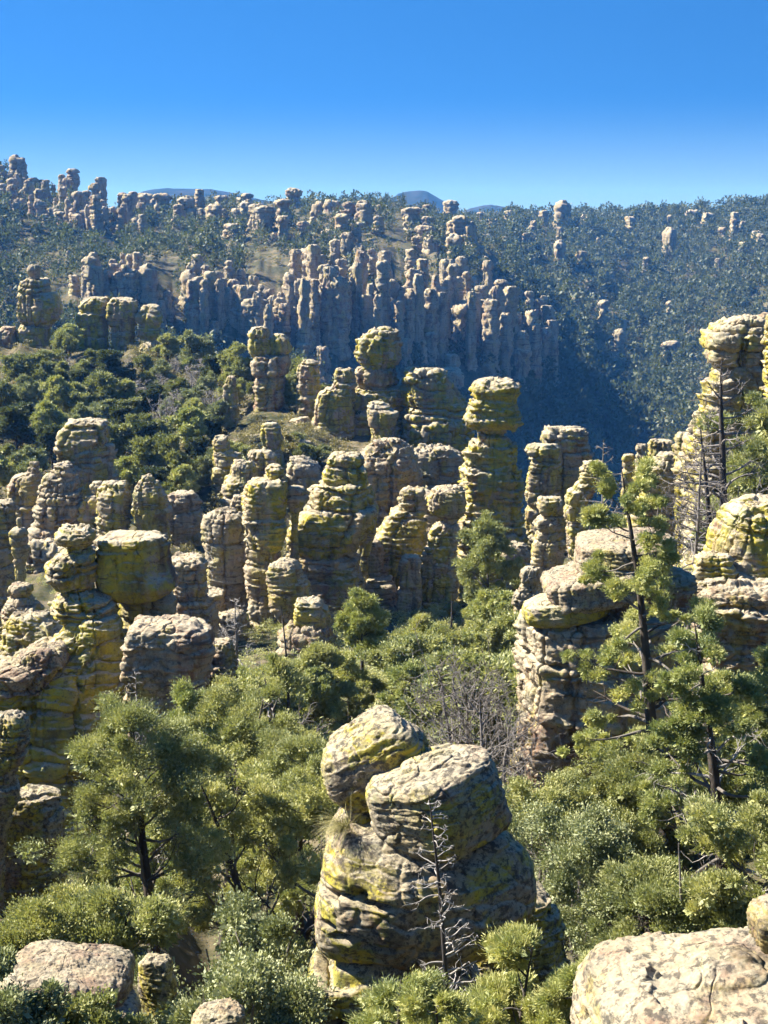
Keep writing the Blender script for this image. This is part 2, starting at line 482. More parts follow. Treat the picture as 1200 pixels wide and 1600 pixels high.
def terrain_material():
    m, g, out = new_mat('canyon_ground')
    geo = g.n('ShaderNodeNewGeometry')
    pos = geo.outputs['Position']
    sep = g.n('ShaderNodeSeparateXYZ')
    g.l(geo.outputs['Normal'], sep.inputs[0])
    steep = g.ramp(sep.outputs['Z'], [(0.50, 1.0), (0.68, 0.0)])
    n1 = g.noise(pos, 0.12, 8, 0.65)
    n2 = g.noise(pos, 0.9, 7, 0.65)
    soil = g.ramp(g.math('ADD', g.math('MULTIPLY', n1, 0.5), g.math('MULTIPLY', n2, 0.5)),
                  [(0.36, (0.025, 0.032, 0.016)), (0.47, (0.055, 0.056, 0.028)), (0.56, (0.12, 0.10, 0.062)), (0.66, (0.20, 0.165, 0.115))])
    n3 = g.noise(g.scalev(pos, (1, 1, 0.12)), 0.45, 8, 0.65)
    rk = g.ramp(n3, [(0.35, (0.09, 0.075, 0.06)), (0.5, (0.15, 0.12, 0.095)), (0.66, (0.27, 0.225, 0.18))])
    c = g.mix(steep, soil, rk)
    b = g.n('ShaderNodeBsdfPrincipled')
    g.l(c, b.inputs['Base Color'])
    b.inputs['Roughness'].default_value = 0.95
    b.inputs['Specular IOR Level'].default_value = 0.1
    bp = g.n('ShaderNodeBump')
    bp.inputs['Distance'].default_value = 0.12
    g.l(g.noise(pos, 2.2, 9, 0.7), bp.inputs['Height'])
    g.l(bp.outputs['Normal'], b.inputs['Normal'])
    g.l(b.outputs[0], out.inputs['Surface'])
    return m

ni, nj = Z.shape
_id = np.arange(ni * nj).reshape(ni, nj)
_f = np.stack([_id[:-1, :-1].ravel(), _id[:-1, 1:].ravel(), _id[1:, 1:].ravel(), _id[1:, :-1].ravel()], 1)
_me = make_mesh('ground', np.stack([X2.ravel(), Y2.ravel(), Z.ravel()], 1), _f, terrain_material())
tag(obj('ground', _me), kind='structure')

# far blue mountains
def mountain(name, pts, d, depth):
    v, f = [], []
    px = np.linspace(pts[0][0], pts[-1][0], 120)
    py = np.interp(px, [p[0] for p in pts], [p[1] for p in pts])
    x, _, z = at(px, py - 7, d)
    z = z + 1.5 * fbm(np.stack([x / 18, x * 0, x * 0], 1), 4, 5)
    rows = [(-1.0, 1.0), (-0.6, 0.62), (-0.3, 0.3), (0.0, 0.0), (0.4, 0.4), (1.0, 1.0)]
    for k, (dy, dr) in enumerate(rows):
        zz = -60 + (z + 60) * (1 - dr)
        n = fbm(np.stack([x / 60, np.full_like(x, k * 1.7), x * 0], 1), 4, 9) * (0 if k == 3 else 14)
        v.append(np.stack([x * (1 + dy * depth / d), np.full_like(x, d + dy * depth) + n, zz + n * 0.3], 1))
    v = np.concatenate(v)
    i = np.arange(len(rows) * 120).reshape(len(rows), 120)
    f = np.stack([i[:-1, :-1].ravel(), i[:-1, 1:].ravel(), i[1:, 1:].ravel(), i[1:, :-1].ravel()], 1)
    m = M.get('mountain')
    if m is None:
        m, g, out = new_mat('far_mountain')
        geo = g.n('ShaderNodeNewGeometry')
        b = g.n('ShaderNodeBsdfDiffuse')
        g.l(g.ramp(g.noise(geo.outputs['Position'], 0.03, 8, 0.65), [(0.4, (0.012, 0.018, 0.014)), (0.6, (0.035, 0.034, 0.03))]), b.inputs['Color'])
        g.l(b.outputs[0], out.inputs['Surface'])
        M['mountain'] = m
    tag(obj(name, make_mesh(name, v, f, m)), kind='structure')

mountain('mountain', [(195, 330), (206, 318), (222, 307), (240, 303), (262, 301), (290, 302), (330, 303), (380, 312), (430, 325), (500, 345)], 2500, 500)
mountain('mountain', [(560, 345), (600, 330), (622, 310), (640, 306), (655, 304), (668, 306), (682, 315), (698, 324), (712, 333), (740, 350)], 2450, 400)
mountain('mountain', [(700, 345), (735, 333), (755, 328), (768, 326), (782, 330), (800, 332), (840, 336), (900, 350)], 2650, 300)

# ------------------------------------------------------------------ rocks
def rock_height(p, S, seed, bed, bedamp, lump, lam, rough, joint, blk=0.0, flake=0.0):
    o = np.random.RandomState(seed).uniform(-50, 50, 3)
    q = p + o
    h = lump * S * fbm(q / (S * 1.15), 3, seed) * 1.6
    if bed > 0:
        warp = bed * 0.55 * fbm(q / (S * 0.9), 3, seed + 2)
        zb = p[:, 2] + warp
        rs = np.random.RandomState(seed + 5)
        z0, z1 = zb.min() - bed, zb.max() + bed
        n = int((z1 - z0) / bed * 1.8) + 4
        b = z0 - bed + np.cumsum(bed * rs.choice([0.35, 0.55, 0.8, 1.2, 1.7], n))
        am = rs.uniform(0.4, 1.3, n)
        i = np.clip(np.searchsorted(b, zb) - 1, 0, n - 2)
        t = (zb - b[i]) / (b[i + 1] - b[i])
        bul = 1 - np.abs(2 * t - 1) ** 8
        mask = 0.25 + 0.75 * sstep(-0.25, 0.3, fbm(q / (S * 0.7), 2, seed + 3))
        h = h + bedamp * (bul * am[i] - 0.7 + 0.5 * (am[i] - 0.85)) * mask
    if lam:
        a = fbm(q * np.array([1, 1, 4.2]) / (0.42 * S), 5, seed + 9, 0.58)
        h = h + lam * S * (1 - 2.4 * np.abs(a))
    if flake:
        v = p[:, 2] / (0.23 * S) + 0.75 * fbm(q / (0.6 * S), 5, seed + 60, 0.6) + 0.25 * q[:, 0] / S
        k = np.floor(v); t = (v - k).astype(np.float32)
        am = _hash(k.astype(np.int64), (np.floor(q[:, 0] / (0.9 * S))).astype(np.int64) * 0, k.astype(np.int64) * 0, seed + 61)
        mk = sstep(-0.28, 0.22, fbm(q * np.array([1, 1, 1.6]) / (0.6 * S), 3, seed + 62))
        h = h + flake * S * (t ** 2.5 * (1 - sstep(0.93, 1.0, t)) - 0.3) * (0.35 + am) * mk
    if rough:
        h = h + rough * S * fbm(q / (0.16 * S), 4, seed + 13, 0.6) * 1.5
    if blk:
        qq = (q + 0.25 * S * np.stack([fbm(q / (0.5 * S), 2, seed + 40), fbm(q / (0.5 * S), 2, seed + 41), 0.5 * fbm(q / (0.5 * S), 2, seed + 42)], 1)) / (S * np.array([0.75, 0.75, 0.42]))
        rv, ed = voro(qq, seed + 50)
        h = h + blk * S * (rv - 0.5) * sstep(0.0, 0.12, ed) - 0.45 * blk * S * np.exp(-(ed / 0.07) ** 2)
    if joint:
        j = fbm(q * np.array([1, 1, 0.12]) / (0.75 * S), 2, seed + 21)
        k = fbm(q * np.array([1, 1, 0.12]) / (0.75 * S), 2, seed + 33)
        h = h - joint * S * (np.exp(-(j / 0.035) ** 2) + 0.6 * np.exp(-(k / 0.025) ** 2))
    return h

def lathe(z, cx, rx, ry, ds, seed, sup=2.8, bed=0.5, bedamp=0.08, lump=0.055, lam=0.05, rough=0.03, joint=0.06, blk=0.10, flake=0.14,
          cap=0.05, close=True, pits=(), maxn=620, S=None, soft=1, facet=1.0, brick=1.0, bscale=1.0):
    """closed rock from rows top -> bottom (local metres)."""
    z, cx, rx, ry = [np.asarray(v, float) for v in (z, cx, rx, ry)]
    # dome on top
    k = np.linspace(0.0, 1.0, 7)[:-1]
    r0 = rx[0]
    dome_r = np.sin(k * math.pi / 2)
    dz = cap * r0
    z = np.concatenate([z[0] + dz * np.cos(k * math.pi / 2), z])
    cx = np.concatenate([np.full(6, cx[0]), cx])
    ry = np.concatenate([ry[0] * dome_r, ry]); rx = np.concatenate([r0 * dome_r, rx])
    if close:
        rb = rx[-1]; kb = np.linspace(1, 0, 6)[1:]
        z = np.concatenate([z, z[-1] - 0.05 * rb * (1 - kb)])
        cx = np.concatenate([cx, np.full(5, cx[-1])])
        ry = np.concatenate([ry, ry[-1] * kb]); rx = np.concatenate([rx, rb * kb])
    s = np.concatenate([[0], np.cumsum(np.hypot(np.diff(z), np.diff(rx)) + 1e-6)])
    n = int(np.clip(s[-1] / ds, 14, maxn))
    sq = np.linspace(0, s[-1], n)
    z, cx, rx, ry = [np.interp(sq, s, v) for v in (z, cx, rx, ry)]
    for _ in range(soft):
        for v in (z, cx, rx, ry):
            v[1:-1] = 0.25 * v[:-2] + 0.5 * v[1:-1] + 0.25 * v[2:]
    R = np.percentile(rx, 75)
    if S is None: S = R
    nt_ = int(np.clip(2 * math.pi * R / ds, 20, maxn))
    th = np.linspace(0, 2 * math.pi, nt_, endpoint=False)
    c, sn = np.cos(th), np.sin(th)
    # jointed cross-section: flat faces meeting at blunt edges, drifting a little from bed to bed
    rf = np.random.RandomState(seed)
    pw = 2.0 + 2.2 * sup * facet
    acc = np.zeros((n, nt_))
    for kf in range(9):
        if kf < 4: phi, a0, va = kf * math.pi / 2, 1.0, 0.05
        else: phi, a0, va = (kf - 4) * 2 * math.pi / 5 + 0.6 + rf.uniform(-0.35, 0.35), rf.uniform(0.93, 1.28), 0.16 * facet
        dr = vnoise(np.stack([z / (max(bed, 0.2 * R) * 1.6 if bed else R) + 9.1 * kf, z * 0, z * 0 + seed % 97], 1), kf) if True else 0
        acc += np.maximum(np.cos(th - phi)[None] / (a0 + va * dr)[:, None], 0) ** pw
    e = acc ** (-1.0 / pw)
    X = cx[:, None] + rx[:, None] * e * c[None]
    Y = ry[:, None] * e * sn[None]
    Zz = np.repeat(z[:, None], nt_, 1)
    # joint-bounded blocks: every bed is cut by its own upright cracks, blocks stand out or back a little
    if brick:
        lo, hi = z.min(), z.max()
        tb = []; zc = lo - 0.3 * R
        while zc < hi:
            tb.append(zc); zc += R * rf.choice([0.18, 0.3, 0.55, 0.9, 1.5, 2.0]) * bscale
        tb = np.array(tb + [hi + R])
        Zw = Zz + 0.10 * R * vnoise(np.stack([X, Y, Zz], -1).reshape(-1, 3) / (0.9 * R) + seed % 31, seed).reshape(X.shape) + 0.06 * X * rf.uniform(-1, 1)
        bi = np.clip(np.searchsorted(tb, Zw) - 1, 0, len(tb) - 2)
        dist = np.minimum(np.abs(Zw - tb[bi]), np.abs(tb[bi + 1] - Zw))
        nsec = 6
        ang = np.sort(rf.uniform(0, 2 * math.pi, (len(tb), nsec)), 1)
        for kb in range(1, len(tb)):
            if rf.rand() < 0.62: ang[kb] = ang[kb - 1]          # joints run on through several beds
        off = rf.uniform(-0.11, 0.07, (len(tb), nsec + 1)); off[:, -1] = off[:, 0]
        TH = np.repeat(th[None], n, 0) + 0.10 * vnoise(np.stack([X, Y, Zz], -1).reshape(-1, 3) / (0.35 * R) + seed % 29, seed + 3).reshape(X.shape)
        A = ang[bi]
        si = (TH[..., None] > A).sum(-1)
        ca = np.min(np.abs(TH[..., None] - A), -1)
        k_ = 1 + brick * (off[bi, si] + rf.uniform(-0.05, 0.05, len(tb))[bi])
        cw = max(0.026 * R, 1.25 * ds)
        k_ = k_ - brick * 0.17 * np.exp(-(dist / cw) ** 2) - brick * 0.19 * np.exp(-(ca * R / cw) ** 2)
        shx = rf.uniform(-0.05, 0.05, len(tb))[bi] * brick * R
        X = cx[:, None] + (X - cx[:, None]) * k_ + shx * (rx / R)[:, None]
        Y = Y * k_
    P = np.stack([X, Y, Zz], -1)
    def norms(P):
        du = np.roll(P, -1, 1) - np.roll(P, 1, 1)
        dv = np.gradient(P, axis=0)
        nn = np.cross(dv, du)
        l = np.linalg.norm(nn, axis=-1, keepdims=True)
        return nn / np.maximum(l, 1e-9)
    N = norms(P)
    N[0] = (0, 0, 1)
    if close: N[-1] = (0, 0, -1)
    h = rock_height(P.reshape(-1, 3), S, seed, bed, bedamp, lump, lam, rough, joint, blk, flake).reshape(P.shape[:2])
    for (qx, qz, wx, wz, dp) in pits:
        g = np.exp(-(((X - qx) / wx) ** 2 + ((Zz - qz) / wz) ** 2) ** 1.5) * (Y < 0)
        h = h - dp * g
    lim = 0.45 * np.minimum(rx, ry)[:, None] + 0.02
    h = np.clip(h, -lim, lim)
    P = P + N * h[..., None]
    P[0] = P[0].mean(0)
    if close: P[-1] = P[-1].mean(0)
    i = np.arange(n * nt_).reshape(n, nt_)
    f = np.stack([i[:-1].ravel(), i[1:].ravel(), np.roll(i, -1, 1)[1:].ravel(), np.roll(i, -1, 1)[:-1].ravel()], 1)
    return P.reshape(-1, 3), f

LAND = []          # landmarks for telling the small things apart: (px, py, words)
BOX = []           # picture boxes of the big rocks: (x0, y0, x1, y1, distance)
_seed = [100]

def spacing(d):
    return max(0.011, 1.05 * d / 1407.0)

def rows_mesh(rows, d, base, depth, to_ground, mat, name, seed, **kw):
    rows = np.array(rows, float)
    py = rows[:, 0]
    m0, w0, w1 = (rows[0, 1] + rows[0, 2]) / 2, rows[0, 2] - rows[0, 1], rows[1, 2] - rows[1, 1]
    w0 = 0.5 * w0 + 0.45 * w1
    rows[0, 1], rows[0, 2] = m0 - w0 / 2, m0 + w0 / 2
    xl, _, z = at(rows[:, 1], py, d)
    xr, _, _ = at(rows[:, 2], py, d)
    cx = (xl + xr) / 2; rx = (xr - xl) / 2
    R = rx.max()
    ry = depth * (0.75 * rx + 0.25 * R * (rx / R) ** 0.5)
    if to_ground is not None and z[-1] > to_ground:
        z = np.append(z, to_ground); cx = np.append(cx, cx[-1]); rx = np.append(rx, rx[-1] * 1.05); ry = np.append(ry, ry[-1] * 1.05)
    pits = [(at(p[0], p[1], d)[0] - base[0], at(p[0], p[1], d)[2] - base[2], p[2] * d / F, p[3] * d / F, p[4]) for p in kw.pop('pits', ())]
    kw.setdefault('bed', 0.24 * R + 0.12)
    kw.setdefault('bedamp', 0.08 * min(R, kw['bed'] * 1.3))
    v, f = lathe(z - base[2], cx - base[0], rx, ry, spacing(d), seed, pits=pits, **kw)
    return make_mesh(name, v, f, M[mat])

def rock(name, label, cat, d, parts, land=None, depth=0.9, mat='rock_mid', group=None, **kw):
    """parts: a list of rows, or [(part_name, rows, {overrides})...]"""
    _seed[0] += 17
    multi = isinstance(parts[0][0], str)
    plist = parts if multi else [(name, parts, {})]
    allr = np.array([r for p in plist for r in p[1]], float)
    mx = (allr[:, 1].min() + allr[:, 2].max()) / 2
    last = plist[-1][1][-1]
    bx, _, bz = at((last[1] + last[2]) / 2, last[0], d)
    ht = kw.pop('ground', True)
    gz = min(float(ground(bx, d)), float(ground(bx + 0.5, d + 1)), float(ground(bx, d - 1.0))) - 0.6
    base = (float(bx), float(d), min(gz + 0.6, float(bz)) if ht else float(bz))
    BOX.append((allr[:, 1].min(), allr[:, 0].min(), allr[:, 2].max(), allr[:, 0].max(), d))
    if land:
        LAND.append((mx, (allr[:, 0].min() + allr[:, 0].max()) / 2, land))
    root = None
    if multi:
        root = empty(name, base)
    for k, (pn, rows, ov) in enumerate(plist):
        kk = dict(kw); kk.update(ov)
        m = kk.pop('mat', mat); dp = kk.pop('depth', depth)
        me = rows_mesh(rows, d, base, dp, gz if (ht and k == len(plist) - 1) else None, m, pn, _seed[0] + k * 3, **kk)
        o = obj(pn, me, root, (0, 0, 0) if root else base)
        if not multi: root = o
    return tag(root, label, cat, group, 'thing')

def boulder(name, label, cat, cx, cy, w, h, d, tilt=0, land=None, depth=0.9, mat='rock_mid', group=None, sq=2.6, yaw=0.0, **kw):
    _seed[0] += 13
    x, _, z = at(cx, cy, d)
    a, b = w * d / F / 2, h * d / F / 2
    k = np.linspace(0.04, 0.985, 15) * math.pi
    zz = b * np.sign(np.cos(k)) * np.abs(np.cos(k)) ** (2 / sq)
    rr = a * np.abs(np.sin(k)) ** (2 / sq)
    kw.setdefault('bed', 0.35 * b); kw.setdefault('bedamp', 0.08 * b); kw.setdefault('brick', 0.35)
    v, f = lathe(zz, np.zeros(15), rr, rr * depth, spacing(d), _seed[0], S=min(a, b) * 0.9, joint=kw.pop('joint', 0.03), cap=0.2, **kw)
    R = Matrix.Rotation(-math.radians(tilt), 3, 'Y') @ Matrix.Rotation(yaw, 3, 'Z')
    v = v @ np.array(R).T
    zmin = v[:, 2].min()
    v[:, 2] -= zmin
    o = obj(name, make_mesh(name, v, f, M[mat]), None, (float(x), float(d), float(z + zmin)))
    BOX.append((cx - w / 2, cy - h / 2, cx + w / 2, cy + h / 2, d))
    if land: LAND.append((cx, cy, land))
    return tag(o, label, cat, group, 'thing')

PIL, BLD, SLB = 'rock pillar', 'boulder', 'rock slab'

# --- the balanced stack in front
rock('rock_pillar', 'layered lichen pillar with hollows carrying the two tilted foreground boulders', PIL, 17.0, [
    ('upper_tier', [(1288, 560, 690), (1300, 525, 790), (1322, 510, 818), (1345, 504, 834), (1375, 499, 836), (1405, 496, 832), (1435, 498, 806), (1455, 508, 775), (1470, 532, 735), (1480, 556, 700)],
     dict(pits=[(520, 1358, 13, 7, 0.28), (562, 1341, 13, 7, 0.25), (586, 1352, 30, 6, 0.22), (548, 1412, 22, 9, 0.35), (518, 1401, 10, 7, 0.25), (535, 1348, 40, 5, 0.14), (590, 1425, 26, 6, 0.2)])),
    ('lower_tier', [(1474, 545, 700), (1480, 528, 718), (1492, 503, 738), (1508, 490, 748), (1530, 484, 755), (1560, 483, 760), (1588, 492, 762), (1600, 488, 768), (1625, 474, 785), (1700, 462, 810)],
     dict(pits=[(520, 1490, 40, 8, 0.2), (510, 1560, 22, 6, 0.2), (530, 1535, 26, 5, 0.15)]))],
    'the foreground rock stack', depth=0.85, mat='rock_near', bed=0.6, bedamp=0.06, lam=0.015, rough=0.012, joint=0.0, lump=0.10, blk=0.04, flake=0.03, brick=0.12, S=0.9)
boulder('boulder', 'tilted egg shaped boulder, left and higher of the pair on the foreground stack', BLD, 587, 1186, 186, 138, 17.3, 32, 'the egg boulder', 0.85, 'rock_near', sq=2.6, brick=0.0, joint=0.0, bed=0.25, bedamp=0.02, lam=0.02, rough=0.010, blk=0.06, flake=0.05)
boulder('boulder', 'wide ledged boulder, right and lower of the pair on the foreground stack', BLD, 684, 1258, 236, 150, 16.5, 15, 'the ledged boulder', 0.85, 'rock_near', sq=4.2, brick=0.0, joint=0.0, bed=0.3, bedamp=0.03, lam=0.02, rough=0.010, blk=0.08, flake=0.05)
boulder('stone', 'small wedge of stone pinched under the tilted egg boulder', 'stone', 560, 1278, 50, 36, 17.0, -20, None, 0.9, 'rock_near')
rock('boulder', 'dark shaded boulder low behind the right side of the foreground stack', BLD, 18.6, [(1402, 770, 838), (1425, 748, 862), (1455, 735, 878), (1500, 726, 888), (1560, 715, 892), (1680, 708, 896)], None, 0.8, 'rock_near', joint=0)
boulder('rock_slab', 'big bare pinkish rock slab filling the bottom right corner', SLB, 1125, 1650, 480, 330, 9.6, 4, 'the bottom right slab', 0.95, 'rock_slab', sq=3.4, bed=0.4, bedamp=0.02, lam=0.02, rough=0.012, blk=0.03, flake=0.10, lump=0.09, brick=0.0)
boulder('boulder', 'small rounded pink boulder on the right end of the bottom right slab', BLD, 1218, 1443, 92, 96, 9.6, 10, None, 1.0, 'rock_slab', lam=0.02, blk=0.02, rough=0.015)
boulder('rock_slab', 'pale flat slab in the bottom left corner under the shrubs', SLB, 105, 1532, 225, 84, 16.0, -4, 'the bottom left slab', 0.8, 'rock_slab', sq=4.0, bed=0.5, bedamp=0.03, lam=0.03, rough=0.02, blk=0.04, flake=0.05, brick=0.2)
boulder('rock_slab', 'lower pale ledge along the bottom edge under the bottom left slab', SLB, 80, 1602, 300, 80, 15.4, -3, None, 0.8, 'rock_slab', sq=4.0, bed=0.5, bedamp=0.03, lam=0.03, rough=0.02, blk=0.04, flake=0.05, brick=0.2)
boulder('boulder', 'dark lichen block in shade beside the bottom left slab', BLD, 246, 1545, 62, 118, 16.8, 2, None, 0.9, 'rock_near', sq=4.5, brick=0.0, joint=0.0, flake=0.04)
boulder('boulder', 'small pale rock at the bottom edge between slab and stack', BLD, 345, 1598, 90, 62, 14.5, 6, None, 0.9, 'rock_slab', sq=3.2)
# --- left edge and the yellow wall
rock('rock_pillar', 'stacked grey pillar cut off by the left edge', PIL, 30.4, [
    ('cap', [(1117, 2, 24), (1128, -20, 40), (1145, -24, 46), (1160, -22, 43), (1167, -18, 36)], {}),
    ('column', [(1168, -18, 36), (1178, -22, 41), (1195, -25, 36), (1206, -25, 26), (1225, -28, 30), (1290, -32, 18), (1350, -35, 8), (1480, -40, 4)], {})], 'the left edge pillar', 0.9, 'rock_near', bed=0.35)
rock('rock_pillar', 'tall dark purplish slab standing behind the left edge pillar', PIL, 31.5, [(1240, -10, 97), (1252, -40, 104), (1300, -50, 104), (1380, -55, 102), (1450, -60, 100), (1540, -65, 98)], 'the purplish slab', 0.5, 'rock_near', sup=6, joint=0.0, brick=0.3, lam=0.02, flake=0.04)
rock('rock_outcrop', 'massive yellow green lichen wall under the balanced block', 'rock outcrop', 46, [(966, 112, 176), (984, 96, 186), (1000, 80, 190), (1016, 50, 193), (1036, 8, 196), (1060, -30, 199), (1110, -45, 204), (1180, -55, 212), (1250, -60, 218), (1330, -60, 222)],
     'the yellow lichen wall', 0.7, 'rock_wall', sup=5, bed=1.1, bedamp=0.16, lump=0.05, lam=0.03, rough=0.016, joint=0.03, flake=0.05, brick=0.6, S=2.0)
rock('rock_ledge', 'pinkish stepped ledge on the left shoulder of the lichen wall', 'rock ledge', 45, [(1012, 60, 92), (1022, 30, 108), (1030, 35, 112), (1044, -10, 98), (1056, -15, 90), (1075, -25, 80)], None, 0.9, 'rock_slab', bed=0.25, ground=False)
rock('hoodoo', 'flat capped hoodoo with a round yellow belly left of the big square block', 'hoodoo', 46.5, [
    ('cap', [(824, 102, 130), (831, 86, 146), (838, 80, 148), (845, 83, 147), (848, 90, 142)], dict(lam=0.04, brick=0.2)),
    ('column', [(848, 104, 140), (856, 102, 142), (861, 102, 146), (865, 92, 150), (870, 82, 154), (886, 69, 155), (900, 69, 154), (914, 82, 150), (921, 97, 146), (926, 90, 160), (934, 77, 178), (948, 76, 187), (958, 88, 187), (970, 100, 182)], {})],
    'the flat capped hoodoo', 0.9, 'rock_lichen', bed=0.5, lump=0.07)
rock('balanced_rock', 'big square balanced block with reddish vertical streaks on the lichen wall', 'balanced rock', 47.5, [(837, 160, 262), (842, 154, 267), (860, 152, 267), (880, 151, 269), (900, 152, 277), (912, 154, 279), (922, 160, 270), (932, 168, 254), (938, 180, 236)],
     'the square balanced block', 0.8, 'rock_block', sup=4.5, bed=0, lump=0.06, lam=0.012, rough=0.016, joint=0.03, blk=0.05, flake=0.04, brick=0.3, cap=0.04, ground=False)
rock('boulder', 'rounded greenish block under the square balanced block', BLD, 48, [(928, 205, 262), (938, 191, 276), (955, 187, 279), (972, 188, 276), (982, 190, 262), (1000, 190, 240), (1030, 190, 235)], None, 0.9, 'rock_lichen', sup=3)
rock('boulder', 'blocky pale topped boulder with a red brown underside right of the lichen wall', BLD, 44, [(972, 220, 300), (980, 206, 330), (995, 200, 333), (1018, 198, 333), (1030, 196, 330), (1045, 198, 330), (1062, 198, 326), (1090, 200, 318), (1140, 200, 314)],
     'the pale topped boulder', 0.8, 'rock_pink', sup=5, bed=0.6, lump=0.05, lam=0.02, flake=0.06, brick=0.12)
rock('boulder', 'small pinkish boulder trailing right of the pale topped boulder', BLD, 50, [(1000, 320, 354), (1010, 306, 365), (1040, 300, 368), (1100, 298, 370)], None, 0.9, 'rock_pink')
rock('hoodoo', 'short stacked hoodoo with a thin cap near the left edge', 'hoodoo', 56, [('cap', [(912, 20, 42), (920, 10, 51), (930, 14, 50), (934, 24, 44)], {}), ('column', [(935, 22, 42), (942, 12, 54), (955, 4, 66), (975, 0, 72), (1020, -6, 82)], {})], 'the short stacked hoodoo', 0.9, 'rock_mid')
rock('boulder', 'low brown rock shelf under the short stacked hoodoo', BLD, 51, [(962, 25, 68), (978, 10, 98), (1000, 0, 112), (1060, -10, 116)], None, 0.9, 'rock_mid')
rock('hoodoo', 'thin figure like hoodoo with a small round head in the left shadows', 'hoodoo', 78, [('head', [(809, 27, 33), (814, 24, 35), (821, 26, 35), (824, 28, 32)], {}), ('column', [(825, 25, 34), (829, 16, 44), (838, 13, 47), (860, 17, 45), (885, 22, 40), (912, 25, 40), (960, 24, 43)], {})], 'the thin figure hoodoo', 0.9, 'rock_mid', bed=0.9)
rock('rock_outcrop', 'dark grey rock wall on the left edge beside the thin figure hoodoo', 'rock outcrop', 82, [(784, -10, 14), (792, -25, 22), (850, -30, 25), (917, -30, 22), (990, -30, 26)], None, 0.9, 'rock_grey', sup=4)
# --- the row of rounded rocks on the left
rock('boulder', 'tan boulder with a face like profile above the left row of rocks', BLD, 125, [('head', [(657, 115, 160), (664, 100, 166), (680, 95, 168), (693, 92, 168), (704, 94, 160), (708, 100, 140)], dict(joint=0.03)), ('base_block', [(696, 120, 168), (705, 95, 172), (720, 93, 180), (738, 103, 187), (760, 110, 190), (800, 100, 192)], {})],
     'the face shaped boulder', 0.9, 'rock_mid', lump=0.06, lam=0.03, sup=3)
rock('rock_dome', 'lumpy grey rock with a tiny cap, leftmost of the left row', 'rock dome', 116, [(723, 47, 60), (729, 45, 63), (738, 44, 64), (746, 22, 66), (762, 14, 68), (790, 12, 69), (850, 10, 70)], 'the leftmost lumpy dome', 0.9, 'rock_grey')
rock('rock_dome', 'broad grey dome with a flat cap stone in the left row', 'rock dome', 113, [(725, 90, 104), (731, 84, 110), (738, 82, 112), (745, 70, 120), (762, 60, 130), (790, 55, 134), (835, 50, 135), (880, 50, 136)], 'the broad grey dome', 0.9, 'rock_grey', joint=0.09)
rock('rock_dome', 'narrow rock with a small turned head between two domes in the left row', 'rock dome', 112, [('head', [(753, 146, 160), (760, 140, 163), (769, 140, 162), (773, 146, 158)], {}), ('column', [(774, 140, 160), (782, 128, 160), (800, 122, 154), (825, 124, 150), (870, 124, 152)], {})], None, 0.9, 'rock_mid')
rock('rock_dome', 'upright egg dome left of the tallest ovoid in the left row', 'rock dome', 111, [(754, 166, 194), (764, 153, 203), (790, 149, 207), (815, 148, 205), (880, 148, 206)], None, 0.9, 'rock_mid', lump=0.06)
rock('rock_dome', 'tall ovoid rock with a tiny cap, rightmost of the left row', 'rock dome', 110, [(744, 224, 239), (750, 220, 242), (757, 212, 251), (774, 207, 261), (800, 204, 266), (816, 206, 262), (823, 213, 263), (845, 212, 264), (890, 210, 266)], 'the tall ovoid rock', 0.9, 'rock_mid', lump=0.06)
rock('hoodoo', 'grey layered dome left of the central pillars', 'hoodoo', 96, [(797, 338, 366), (806, 322, 379), (822, 315, 384), (848, 312, 385), (858, 318, 384), (880, 321, 384), (930, 324, 384), (1010, 324, 386)], 'the grey layered dome', 0.9, 'rock_grey', bed=0.7)
rock('rock_block', 'pale topped pinkish block in front of the grey layered dome', 'rock block', 88, [(871, 276, 314), (880, 268, 322), (915, 265, 324), (935, 264, 332), (970, 262, 341), (1030, 262, 345)], 'the pinkish block', 0.9, 'rock_pink', sup=4)
# --- central group
rock('rock_pillar', 'tall pillar with yellow upper half and pink foot, left of the central group', PIL, 92, [
    ('cap', [(728, 418, 440), (735, 413, 446), (745, 414, 446), (750, 420, 440)], {}),
    ('upper_block', [(750, 398, 448), (756, 384, 453), (780, 378, 452), (805, 377, 448), (840, 380, 444), (855, 385, 438)], dict(lam=0.03)),
    ('column', [(856, 384, 438), (880, 380, 440), (920, 384, 436), (960, 385, 432), (1010, 381, 434), (1050, 380, 440)], dict(mat='rock_pink'))], 'the yellow and pink pillar', 0.9, 'rock_lichen', sup=3.2)
rock('rock_pillar', 'rounded grey lobe tucked behind the yellow and pink pillar', PIL, 97, [(774, 366, 384), (790, 358, 388), (830, 362, 390), (900, 368, 392)], None, 0.9, 'rock_grey')
rock('rock_pillar', 'broad rounded pillar with two stacked caps in the middle of the central group', PIL, 95, [
    ('cap', [(710, 520, 556), (716, 509, 567), (724, 509, 569), (728, 514, 566)], dict(lam=0.03)),
    ('shoulder', [(728, 510, 570), (735, 503, 577), (745, 504, 578), (755, 509, 574)], dict(lam=0.03)),
    ('column', [(755, 500, 574), (764, 489, 578), (778, 486, 584), (795, 475, 586), (812, 452, 580), (830, 444, 570), (855, 443, 560), (868, 452, 548), (876, 476, 534)], {}),
    ('base_block', [(868, 448, 556), (880, 437, 563), (910, 435, 567), (950, 438, 567), (1010, 440, 566)], dict(mat='rock_pink', lam=0.02))], 'the double capped pillar', 0.9, 'rock_lichen', lump=0.06)
rock('hoodoo', 'slim side column joined right of the double capped pillar', 'hoodoo', 98, [(757, 562, 580), (770, 560, 586), (800, 560, 591), (830, 558, 586), (870, 556, 576), (950, 555, 576)], None, 0.9, 'rock_mid')
